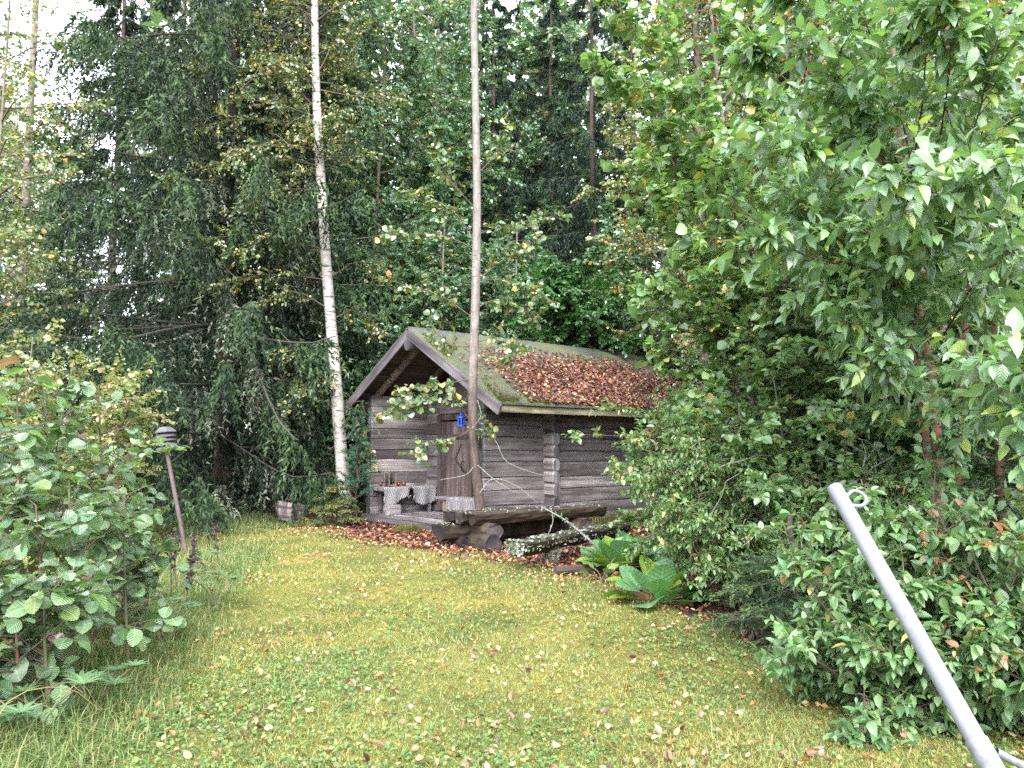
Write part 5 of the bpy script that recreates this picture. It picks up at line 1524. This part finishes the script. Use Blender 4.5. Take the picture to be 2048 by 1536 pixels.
# twig sprays reaching over the cabin wall
broadleaf('rose_shrub', 'arching twigs with pale and rusty leaves reaching in front of the cabin side wall', 'shrub', at(1400, 1130, 9.6) * A(1, 1, 0), None, .01, .01, M_TWIG, SHRUB1 + [(.6, (.38, .17, .08)), (.5, (.4, .4, .3))], T_OVAL_M, .08, seed=206, nprim=0, ntwig=8, twl=(.15, .35), nleaf=8, droop=.15, nrand=.45, spiral=True, nind=160, tpl_ind=T_OVAL,
          stems=[(L3((1400, 1135, 9.6), (1390, 960, 9.6), (1350, 850, 9.6)), .012, .006)], limbs=[L3((1390, 900, 9.6), (1300, 825, 9.5), (1210, 820, 9.4)), L3((1390, 950, 9.6), (1320, 880, 9.4), (1160, 868, 9.4)), L3((1390, 960, 9.6), (1300, 930, 9.4), (1235, 945, 9.3)), L3((1395, 1000, 9.6), (1330, 960, 9.3), (1270, 985, 9.2)), L3((1380, 920, 9.6), (1330, 850, 9.3), (1270, 880, 9.2))], limb_r=.006, limb_tw=16)

# alder saplings at the left
ALDER = [(4, (.115, .20, .092)), (3, (.15, .24, .11)), (2, (.085, .155, .078)), (.35, (.17, .25, .085)), (.12, (.18, .10, .09))]
al = [(20, 1340, 5.3, 740, 'alder sapling with a brown stem at the left edge of the lawn'), (105, 1330, 5.6, 800, 'bushy alder sapling beside the left edge stem'), (185, 1330, 5.9, 770, 'tall alder sapling with big serrated leaves in the middle of the clump'),
      (248, 1290, 6.6, 905, 'alder sapling whose twig reaches toward the garden lamp'), (-60, 1420, 4.7, 780, 'alder sapling half cut by the left frame edge'), (150, 1400, 5.0, 960, 'short alder sapling with drooping leaves at the grass edge'), (60, 1430, 4.7, 1010, 'low alder shoot among the tall grass'), (260, 1360, 5.4, 1000, 'low alder shoot next to the dry flower stalks'), (-30, 1300, 6.2, 850, 'alder sapling behind the left edge stem'),
      (100, 1470, 4.45, 1160, 'knee high alder shoot where the tall grass begins'), (10, 1480, 4.3, 1180, 'small alder shoot in the grass by the frame edge'), (300, 1260, 6.5, 1110, 'leafy low alder shoot crowding the dry seed stalks')]
for q, (u, v, Y, vt, lb) in enumerate(al):
    p = at(u, v, Y); p[2] = 0
    tp = at(u + (-1) ** q * 12, vt, Y)
    st = [p - A(0, 0, .08), (p + tp) / 2 + A(.03 * (-1) ** q, .03, 0), tp]
    lm = None
    if q == 3: lm = [[at(300, 980, 6.6), at(330, 930, 6.4), at(352, 885, 6.3)], [at(300, 1010, 6.6), at(345, 960, 6.4), at(375, 920, 6.3)]] if False else [[at(262, 985, 6.6), at(300, 945, 6.5), at(338, 905, 6.4)]]
    broadleaf('alder_sapling', lb, 'alder', p, st, .014, .005, M_TWIGG if q % 2 else M_REDBARK, ALDER, T_ALDER, .096, seed=300 + q, nprim=28 if q < 5 else 20, tr=(.12, 1), plen=(.2, .42), elev=(5, 55), ntwig=3, twl=(.12, .28), nleaf=4, droop=.2, upw=1.2, nrand=.4, ang=55, limbs=lm, limb_r=.006, limb_tw=6, nind=150, sides=8, drop=.12, tw_t=(.25, 1), wig=.1, leafmat=M_LEAFA)

# bergenia
def bergenia(label, p, n, size, seed, reds):
    rng = np.random.default_rng(seed)
    root = thing('bergenia_plant', label, 'bergenia', p)
    rows = [(0, .15), (.08, .55), (.2, .82), (.4, 1), (.6, .97), (.8, .74), (.93, .42), (1, .1)]
    for i in range(n):
        v, f, lc = leaf_template(rows, .96, rng.uniform(-.1, .35), rng.uniform(.0, .45), 0, serr=.012)
        v = v.copy(); v[:, 2] += .025 * np.sin(v[:, 1] * 9 + v[:, 0] * 7 + i) + .25 * v[:, 0] ** 2
        az = i * 2.4 + rng.uniform(-.3, .3); ring = math.sqrt((i + .5) / n)
        el = math.radians(84 - 62 * ring + rng.uniform(-12, 14))
        rad = A(math.cos(az), math.sin(az), 0)
        Yv = norm(rad * math.cos(el) + A(0, 0, math.sin(el)))
        Zv = norm(-rad * math.sin(el) + A(0, 0, math.cos(el)) + .2 * rng.normal(size=3)); Zv = norm(Zv - Yv * np.dot(Zv, Yv)); Xv = np.cross(Yv, Zv)
        o0 = rad * (.05 + .22 * ring * size / .25) + A(0, 0, .05 + .17 * (1 - ring))
        c = A(.44, .17, .19) if i in reds else A(*[(.10, .23, .08), (.14, .28, .11), (.115, .235, .11), (.19, .29, .06)][int(rng.integers(4))]) * rng.uniform(.85, 1.2)
        acc = Acc(); s = size * rng.uniform(.75, 1.1) * (.6 if i in reds else 1)
        scatter(acc, (v, f, lc), np.zeros((1, 3)), A((1, 0, 0)).reshape(1, 3), A((0, 1, 0)).reshape(1, 3), A((0, 0, 1)).reshape(1, 3), np.ones(1), c.reshape(1, 3))
        lf = link('leaf', acc.mesh('leaf', M_BERG, smooth=True), root, mat=frame_mat(o0, Xv * s, Yv * s, Zv * s))
        if i in reds: lf['label'] = 'pinkish red turned leaf'
        acc = Acc().add(*tubes(spline([A(0, 0, -.02), o0 * A(.4, .4, .7), o0 + Yv * .02], 6), .007, 5)); link('stalk', acc.mesh('stalk', M_TWIGG), root)
    return root
p = at(1235, 1132, 10.0); p[2] = 0
bergenia('bergenia clump with one pink leaf beside the end of the lichen bench', p, 34, .30, 401, (27, 31))
p = at(1268, 1120, 10.6); p[2] = 0
bergenia('bergenia tucked behind the pink leaved clump, against the shrub', p, 18, .26, 402, ())
p = at(1318, 1215, 7.75); p[2] = 0
bergenia('bergenia clump with large cupped leaves and red tips at the lawn edge', p, 32, .30, 403, (14, 20))
p = at(1205, 1165, 9.1); p[2] = 0
bergenia('few small upright bergenia leaves in the litter before the pink leaved clump', p, 6, .15, 404, ())

# lupine and dry flower stalks at the left
def dry_stalk(label, u, v, Y, vt, seed):
    rng = np.random.default_rng(seed)
    p = at(u, v, Y); p[2] = 0
    top = at(u + rng.uniform(-15, 15), vt, Y)
    root = thing('dry_flower_stalk', label, 'dry stalk', p, 'dry seed stalks beside the alder clump')
    P = spline([p - A(0, 0, .05), (p + top) / 2 + rng.normal(0, .02, 3), top], 12)
    acc = Acc().add(*tubes(P, np.linspace(.008, .004, 12), 6)); link('stem', acc.mesh('stem', M_TWIG, p), root)
    n = 60; t = rng.uniform(.45, 1, n); O, T = interp(P[None], np.zeros(n, int), t)
    Y_ = norm(rng.normal(size=(n, 3)) * A(1, 1, .2) + A(0, 0, .5)); Z = norm(np.cross(Y_, rng.normal(size=(n, 3)))); 
    acc = Acc(); scatter(acc, T_FAR_NARROW, O, np.cross(Y_, Z), Y_, Z, rng.uniform(.03, .06, n), np.tile(A(.045, .032, .038), (n, 1)) * rng.uniform(.6, 1.5, (n, 1))); 
    tag(link('seed_pods', acc.mesh('seed_pods', M_LITTER, p), root), kind='stuff')
for q, (u, v, Y, vt, lb) in enumerate(((345, 1215, 7.6, 1060, 'tallest dark lupine seed stalk, beside the alder saplings'), (290, 1260, 6.9, 1090, 'dark seed stalk half inside the alder leaves'), (440, 1140, 9.6, 1050, 'dark seed stalk farthest from the alders, at the open lawn edge'),
        (360, 1190, 8.1, 1075, 'dark seed stalk directly behind the tallest one'), (400, 1165, 8.8, 1070, 'dark seed stalk between the tallest one and the open lawn'), (375, 1230, 7.3, 1110, 'short dark seed stalk beside the lupine with star shaped leaves'))):
    dry_stalk(lb, u, v, Y, vt, 500 + q)
def lupine(label, p, seed, n=8):
    rng = np.random.default_rng(seed)
    root = thing('lupine_plant', label, 'lupine', p)
    for i in range(n):
        az = rng.uniform(0, 6.28); L = rng.uniform(.18, .36)
        tip = A(math.cos(az) * L * .7, math.sin(az) * L * .7, L * .9)
        acc = Acc().add(*tubes(spline([A(0, 0, -.02), tip * A(.4, .4, .6), tip], 6), .004, 4)); link('stalk', acc.mesh('stalk', M_TWIGG), root)
        m = 9; a = np.arange(m) * 2 * math.pi / m + rng.random()
        Y_ = norm(np.stack([np.cos(a), np.sin(a), np.full(m, .25)], 1) + tip * .4); Z = norm(A(0, 0, 1) - Y_ * Y_[:, 2:3]); 
        acc = Acc(); scatter(acc, T_FAR_NARROW if False else leaf_template(R_LN, .26, .3, .1, 0), np.tile(tip, (m, 1)), np.cross(Y_, Z), Y_, Z, np.full(m, rng.uniform(.08, .12)), np.tile(A(.11, .19, .09), (m, 1)) * rng.uniform(.8, 1.2, (m, 1)))
        link('leaf', acc.mesh('leaf', M_LEAFN), root)
for q, (u, v, Y, lb) in enumerate(((430, 1215, 7.6, 'lupine with pale star shaped leaves at the lawn edge, beside the dry stalks'), (330, 1290, 6.1, 'lupine rosette between the alder clump and the lawn'), (190, 1440, 4.6, 'low lupine rosette in the tall grass under the short alder'), (60, 1490, 4.1, 'lupine leaves deep in the tall grass by the frame edge'), (420, 1130, 9.4, 'small lupine leaves behind the dry stalks'))):
    p = at(u, v, Y); p[2] = 0
    lupine(lb, p, 520 + q, 9)

# ------------------------------------------------------------------ grass, litter, fallen leaves
def blades(acc, rng, x, y, h, w, cols, lean=.5, curve=False):
    n = len(x)
    z = ground_h(x, y)
    a = rng.uniform(0, 6.28, n)
    d = np.stack([np.cos(a), np.sin(a), 0 * a], 1)
    s = np.stack([-np.sin(a), np.cos(a), 0 * a], 1) * (w * .5)[:, None]
    b = np.stack([x, y, z - .004], 1)
    l = np.abs(rng.normal(0, lean, n))
    c = cols[rng.integers(0, len(cols), n)] * rng.uniform(.7, 1.35, (n, 1))
    if not curve:
        tip = b + d * (l * h)[:, None] + A(0, 0, 1) * h[:, None]
        acc.add(np.stack([b - s, b + s, tip], 1), np.arange(n * 3).reshape(-1, 3), np.repeat(c, 3, 0))
    else:
        m1 = b + d * (l * h * .25)[:, None] + A(0, 0, 1) * (h * .55)[:, None]
        tip = b + d * (l * h * 1.1 + .1 * h)[:, None] + A(0, 0, 1) * (h * (.95 - .35 * np.minimum(l, 1.4)))[:, None]
        V = np.stack([b - s, b + s, m1 - s * .8, m1 + s * .8, tip], 1)
        k = np.arange(n)[:, None] * 5
        acc.add(V, (k + np.array([[0, 1, 3, 2]])).reshape(-1, 4), np.repeat(c, 5, 0))
        acc.f.append((k + np.array([[2, 3, 4]])).reshape(-1, 3) + acc.n - len(V) * 5); acc.mi.append(np.zeros(n, np.int32))
rng = np.random.default_rng(600)
def lawn_pts(n, ymin=2.2, ymax=17.5):
    u = rng.random(n)
    y = 1 / (1 / ymin + u * (1 / ymax - 1 / ymin))
    y = y * rng.uniform(.9, 1.12, n)
    x = rng.uniform(-1, 1, n) * (y * .72 + .8)
    k = lawn_edge(x, y)
    keep = rng.random(n) < np.clip(.9 - k * 3.0, .03, 1)
    return x[keep], y[keep]
MOSSY = A((.315, .270, .085), (.36, .29, .11), (.26, .245, .08), (.40, .30, .14), (.25, .262, .095))
TURF = A((.195, .23, .09), (.235, .25, .105), (.16, .20, .08), (.285, .268, .125), (.22, .258, .11))
acc = Acc()
x, y = lawn_pts(300000)
pt_ = .5 + .5 * np.sin(x * 2.1 + 1.3 * np.sin(y)) * np.sin(y * 1.7 + x)
pg = np.sin(x * 1.15 + 2.2 * np.sin(y * .6)) + np.sin(y * 1.05 - .7 * x + 1.5 * np.sin(x * 1.9)) + .7 * np.sin(3.1 * x + 2.7 * y) + rng.normal(0, 1.1, len(x))
hb = rng.uniform(.008, .022, len(x)) * (1 + .08 * y) * (.6 + .8 * pt_) * np.where(rng.random(len(x)) < .04, 2.2, 1)
m_ = pg > -.1
blades(acc, rng, x[m_], y[m_], hb[m_] * .8, (.0034 + .0012 * y)[m_], MOSSY, 1.3)
blades(acc, rng, x[~m_], y[~m_], hb[~m_] * 1.15, (.003 + .0011 * y)[~m_], TURF, 1.1)
tag(link('lawn_grass', acc.mesh('lawn_grass', M_GRASS)), 'short mossy yellow green turf of the lawn', 'grass', kind='stuff')
# clover and small weeds
acc = Acc()
x, y = lawn_pts(140000, 2.2, 13)
pt_ = np.sin(x * 1.7 + 2 * np.sin(y * .9)) * np.sin(y * 1.4 - x * .6)
k = rng.random(len(x)) < np.clip(.4 + .7 * pt_, .15, 1)
x, y = x[k], y[k]; n = len(x)
Z = norm(A(0, 0, 1) + .45 * rng.normal(size=(n, 3))); Y_ = norm(np.cross(Z, rng.normal(size=(n, 3)))); X_ = np.cross(Y_, Z)
CL = A((.11, .19, .065), (.145, .225, .075), (.18, .235, .07), (.085, .155, .062))
scatter(acc, T_Q, np.stack([x, y, ground_h(x, y) + rng.uniform(.008, .028, n) + .0016 * y], 1), X_, Y_, Z, rng.uniform(.011, .024, n) * (1 + .09 * y), CL[rng.integers(0, 4, n)] * rng.uniform(.75, 1.25, (n, 1)))
tag(link('clover', acc.mesh('clover', M_GRASS)), 'patches of small clover leaves growing in the lawn', 'clover', kind='stuff')
# tall grass along the left edge, by the cabin wall and at the forest edge
acc = Acc()
n = 22000
t = rng.random(n)
ex = np.interp(t, [0, .25, .5, .75, 1], [-1.9, -2.25, -2.7, -3.2, -3.9]); ey = np.interp(t, [0, .25, .5, .75, 1], [3.2, 4.6, 6.4, 9, 12.5])
off = np.abs(rng.normal(0, .75, n)); x = ex - off + rng.normal(0, .12, n) + .1; y = ey + rng.normal(0, .35, n)
h = rng.uniform(.10, .32, n) * np.clip(.40 + off, .35, 1.1) * np.interp(y, [4, 8, 12], [1, .7, .5])
TG = A((.12, .19, .065), (.15, .22, .08), (.20, .22, .085), (.29, .26, .13), (.10, .16, .058))
blades(acc, rng, x, y, h, .004 + .0007 * y, TG, .75, True)
n = 14000
x = rng.uniform(-9, -2.6, n); y = rng.uniform(13.5, 19, n)
k = (lawn_edge(x, y) < .35) & ((y > 15) | (x < -4.4)) & (np.sin(x * 2.3) * np.sin(y * 1.9) > -.6); x, y = x[k], y[k]
blades(acc, rng, x, y, rng.uniform(.06, .22, len(x)), np.full(len(x), .012), TG * .8, .8, True)
n = 3000
s = rng.uniform(1.9, 6.5, n); dd = np.abs(rng.normal(0, .22, n)) + .04
q = CORNER + D1 * s[:, None] - D2 * dd[:, None]
blades(acc, rng, q[:, 0], q[:, 1], rng.uniform(.10, .42, n), np.full(n, .009), A((.14, .15, .05), (.24, .20, .09), (.10, .13, .045)), .6, True)
n = 500
q = np.tile(cab(-.45, 1.75, 0), (n, 1)) + rng.normal(0, .13, (n, 3))
blades(acc, rng, q[:, 0], q[:, 1], rng.uniform(.08, .24, n), np.full(n, .008), A((.12, .13, .035), (.16, .15, .05)), .6, True)
tag(link('tall_grass', acc.mesh('tall_grass', M_GRASS)), 'unmown tall grass along the lawn edge and forest edge', 'grass', kind='stuff')
# long dry straws
acc = Acc()
for q in range(34):
    t = rng.random(); ex = np.interp(t, [0, .5, 1], [-2.2, -2.9, -3.9]); ey = np.interp(t, [0, .5, 1], [3.6, 6.4, 12.5])
    b = A(ex - abs(rng.normal(0, .5)), ey + rng.normal(0, .3), 0); a = rng.uniform(-1.2, 1.2); L = rng.uniform(.3, .55)
    d = A(math.cos(a), math.sin(a), 0)
    acc.add(*tubes(spline([b, b + d * L * .25 + A(0, 0, L * .6), b + d * L * .7 + A(0, 0, L * .62), b + d * L + A(0, 0, L * .35)], 10), np.linspace(.0035, .0015, 10), 4), c=A(.36, .28, .14) * rng.uniform(.6, 1.1))
tag(link('dry_straw', acc.mesh('dry_straw', M_GRASS)), 'bent dry straws along the left lawn edge', 'dry grass', kind='stuff')

# leaf litter on the ground before the cabin and under the shrubs
acc = Acc()
n = 60000
x = rng.uniform(-4.8, 4.5, n); y = rng.uniform(3.2, 16.8, n)
e_ = lawn_edge(x, y)
lx = (x - CORNER[0]) * D1[0] + (y - 13.6) * D1[1]; ly = (x - CORNER[0]) * D2[0] + (y - 13.6) * D2[1]
inside = (lx > -.14) & (ly > 0) & (ly < CAB_W)
pr = np.clip(e_ * 1.6 + .35, 0, 1) * np.where(y < 9, .45, 1.0) * np.clip((17.2 - y) / 2, 0, 1)
k = (rng.random(n) < pr) & ~inside
x, y = x[k], y[k]; n = len(x)
Z = norm(A(0, 0, 1) + .45 * rng.normal(size=(n, 3))); Y_ = norm(np.cross(Z, rng.normal(size=(n, 3)))); X_ = np.cross(Y_, Z)
c, _ = pick_cols(rng, n, LIT_PAL)
scatter(acc, T_Q, np.stack([x, y, ground_h(x, y) + rng.uniform(.004, .035, n)], 1), X_, Y_, Z, rng.uniform(.045, .08, n), c)
# strays on the deck
n = 90
q = np.stack([cab(a, b, .157 + .006) for a, b in zip(rng.uniform(-.1, 1.4, n), rng.uniform(.3, 3.6, n))])
Z = norm(A(0, 0, 1) + .2 * rng.normal(size=(n, 3))); Y_ = norm(np.cross(Z, rng.normal(size=(n, 3))))
c, _ = pick_cols(rng, n, LIT_PAL); scatter(acc, T_FAR, q, np.cross(Y_, Z), Y_, Z, rng.uniform(.04, .07, n), c)
tag(link('leaf_litter', acc.mesh('leaf_litter', M_LITTER)), 'carpet of red brown fallen leaves round the table and porch', 'leaf litter', kind='stuff')

# single fallen leaves on the lawn
FALL = {'yellow': ((.46, .36, .13), (.52, .44, .22)), 'orange': ((.42, .20, .08), (.46, .27, .15)), 'pinkish tan': ((.48, .30, .22), (.42, .25, .20)), 'dark brown': ((.11, .055, .045), (.17, .09, .07))}
n = 8000
x, y = lawn_pts(n, 2.6, 14)
k = rng.random(len(x)) < np.clip(.45 + .5 * np.sin(x * 1.6 + y) * np.sin(y * 1.3 - x) + .25 * np.sin(5 * x) * np.sin(4 * y), .12, 1); x, y = x[k], y[k]
n = len(x)
O = np.stack([x, y, ground_h(x, y) + .012 + .0022 * y + rng.uniform(0, .012, n)], 1)
Z = norm(A(0, 0, 1) + .5 * rng.normal(size=(n, 3))); Y_ = norm(np.cross(Z, rng.normal(size=(n, 3)))); X_ = np.cross(Y_, Z)
S = rng.uniform(.022, .058, n) * np.where(rng.random(n) < .5, .8, 1)
kinds = list(FALL); kid = rng.choice(4, n, p=[.32, .27, .26, .15])
vis, d = in_view(O)
order = np.argsort(-np.where(vis, S / d, 0))[:300]
tplL = leaf_template([(0, .1), (.12, .6), (.34, 1), (.6, .88), (.82, .5), (1, .04)], .8, .7, -.3, 0)
tplL2 = leaf_template([(0, .1), (.12, .6), (.34, 1), (.6, .88), (.82, .5), (1, .04)], .66, -.5, .4, 0)
fm_ = {}
for ki, kn in enumerate(kinds):
    for q in range(4):
        acc = Acc(); scatter(acc, (tplL, tplL2)[q % 2], np.zeros((1, 3)), A((1, 0, 0)).reshape(1, 3), A((0, 1, 0)).reshape(1, 3), A((0, 0, 1)).reshape(1, 3), np.ones(1), A(*FALL[kn][q // 2]).reshape(1, 3) * .6)
        fm_[ki, q] = acc.mesh('fallen_leaf', M_LITTER, smooth=True)
for i in order:
    o = link('fallen_leaf', fm_[kid[i], int(rng.integers(4))], mat=frame_mat(O[i], X_[i] * S[i], Y_[i] * S[i], Z[i] * S[i]))
    tag(o, f'single {kinds[kid[i]]} fallen leaf lying on the mossy lawn', 'fallen leaf', f'{kinds[kid[i]]} leaves fallen on the lawn')
rest = np.ones(n, bool); rest[order] = False
c = np.array([FALL[kinds[k]][int(rng.integers(2))] for k in kid]) * rng.uniform(.42, .8, (n, 1))
acc = Acc(); scatter(acc, T_LITTER, O[rest], X_[rest], Y_[rest], Z[rest], S[rest], c[rest])
# more of them, thickening toward the cabin and the shrubs
n2 = 10500
x, y = rng.uniform(-4.2, 3.2, n2), rng.uniform(4.5, 15.5, n2)
e_ = lawn_edge(x, y)
k = (e_ < .3) & (rng.random(n2) < np.clip(.02 + .9 * np.exp(np.minimum(e_, 0) * 1.1) * (y > 5) + .45 * np.sin(x * 2.3 + y) * np.sin(1.9 * y - x) + .2 * np.sin(7 * x) * np.sin(6 * y), .04, 1)) & (x > np.interp(y, [4, 8, 12, 16], [-2.2, -2.9, -3.8, -4.4]))
x, y = x[k], y[k]; n2 = len(x)
Zf = norm(A(0, 0, 1) + .5 * rng.normal(size=(n2, 3))); Yf = norm(np.cross(Zf, rng.normal(size=(n2, 3))))
cf, _ = pick_cols(rng, n2, [(2, (.36, .24, .10)), (2.5, (.34, .15, .07)), (1.5, (.36, .22, .16)), (1.5, (.16, .07, .05)), (1, (.44, .36, .2))])
scatter(acc, T_Q, np.stack([x, y, ground_h(x, y) + .012 + .0024 * y + rng.uniform(0, .012, n2)], 1), np.cross(Yf, Zf), Yf, Zf, rng.uniform(.022, .058, n2), cf)
tag(link('scattered_leaves', acc.mesh('scattered_leaves', M_LITTER)), 'small fallen leaves scattered over the farther lawn', 'fallen leaves', kind='stuff')

# ------------------------------------------------------------------ far wood behind everything
rng = np.random.default_rng(700)
acc = Acc(); acct = Acc()
ft = []
while len(ft) < 112:
    x, y = rng.uniform(-50, 48), rng.uniform(30, 62)
    r = x / y
    if -.70 < r < -.50 and rng.random() > .25: continue
    ft.append((x, y))
for i, (x, y) in enumerate(ft):
    h = rng.uniform(18, 31); con = rng.random() < .4
    acct.add(*tubes(A((x, y, -.2), (x + rng.normal(0, .2), y, h * .5), (x + rng.normal(0, .3), y, h)), A(.16, .11, .03)[None], 6))
    m = 950
    z = rng.uniform(.03 if con else .08, 1, m) * h
    rad = (2.8 * (1 - z / h) + .25) if con else 2.9 * np.sin(np.clip(z / h * 2.6, .3, 3))
    a = rng.uniform(0, 6.28, m); rr_ = rad * np.sqrt(rng.random(m))
    O = np.stack([x + np.cos(a) * rr_, y + np.sin(a) * rr_, z], 1)
    Z = norm(A(0, -.2, .6) + rng.normal(size=(m, 3)) * .8); Y_ = norm(np.cross(Z, rng.normal(size=(m, 3)))); 
    pal = [(3, (.020, .038, .024)), (2, (.028, .05, .03))] if con else [(3, (.08, .13, .075)), (2, (.10, .16, .085)), (.4, (.28, .23, .08))]
    c, _ = pick_cols(rng, m, pal)
    scatter(acc, T_QN if con else T_Q, O, np.cross(Y_, Z), Y_, Z, rng.uniform(.42, .85, m), c)
fw = thing('far_wood', 'dim far wood of mixed trees closing the view behind the cabin', 'wood', (0, 45, 0))
tag(fw, kind='stuff')
tag(link('trunks', acct.mesh('trunks', M_SPRUCEBARK, (0, 45, 0)), fw), kind='stuff')
tag(link('foliage', acc.mesh('foliage', M_LEAF, (0, 45, 0)), fw), kind='stuff')
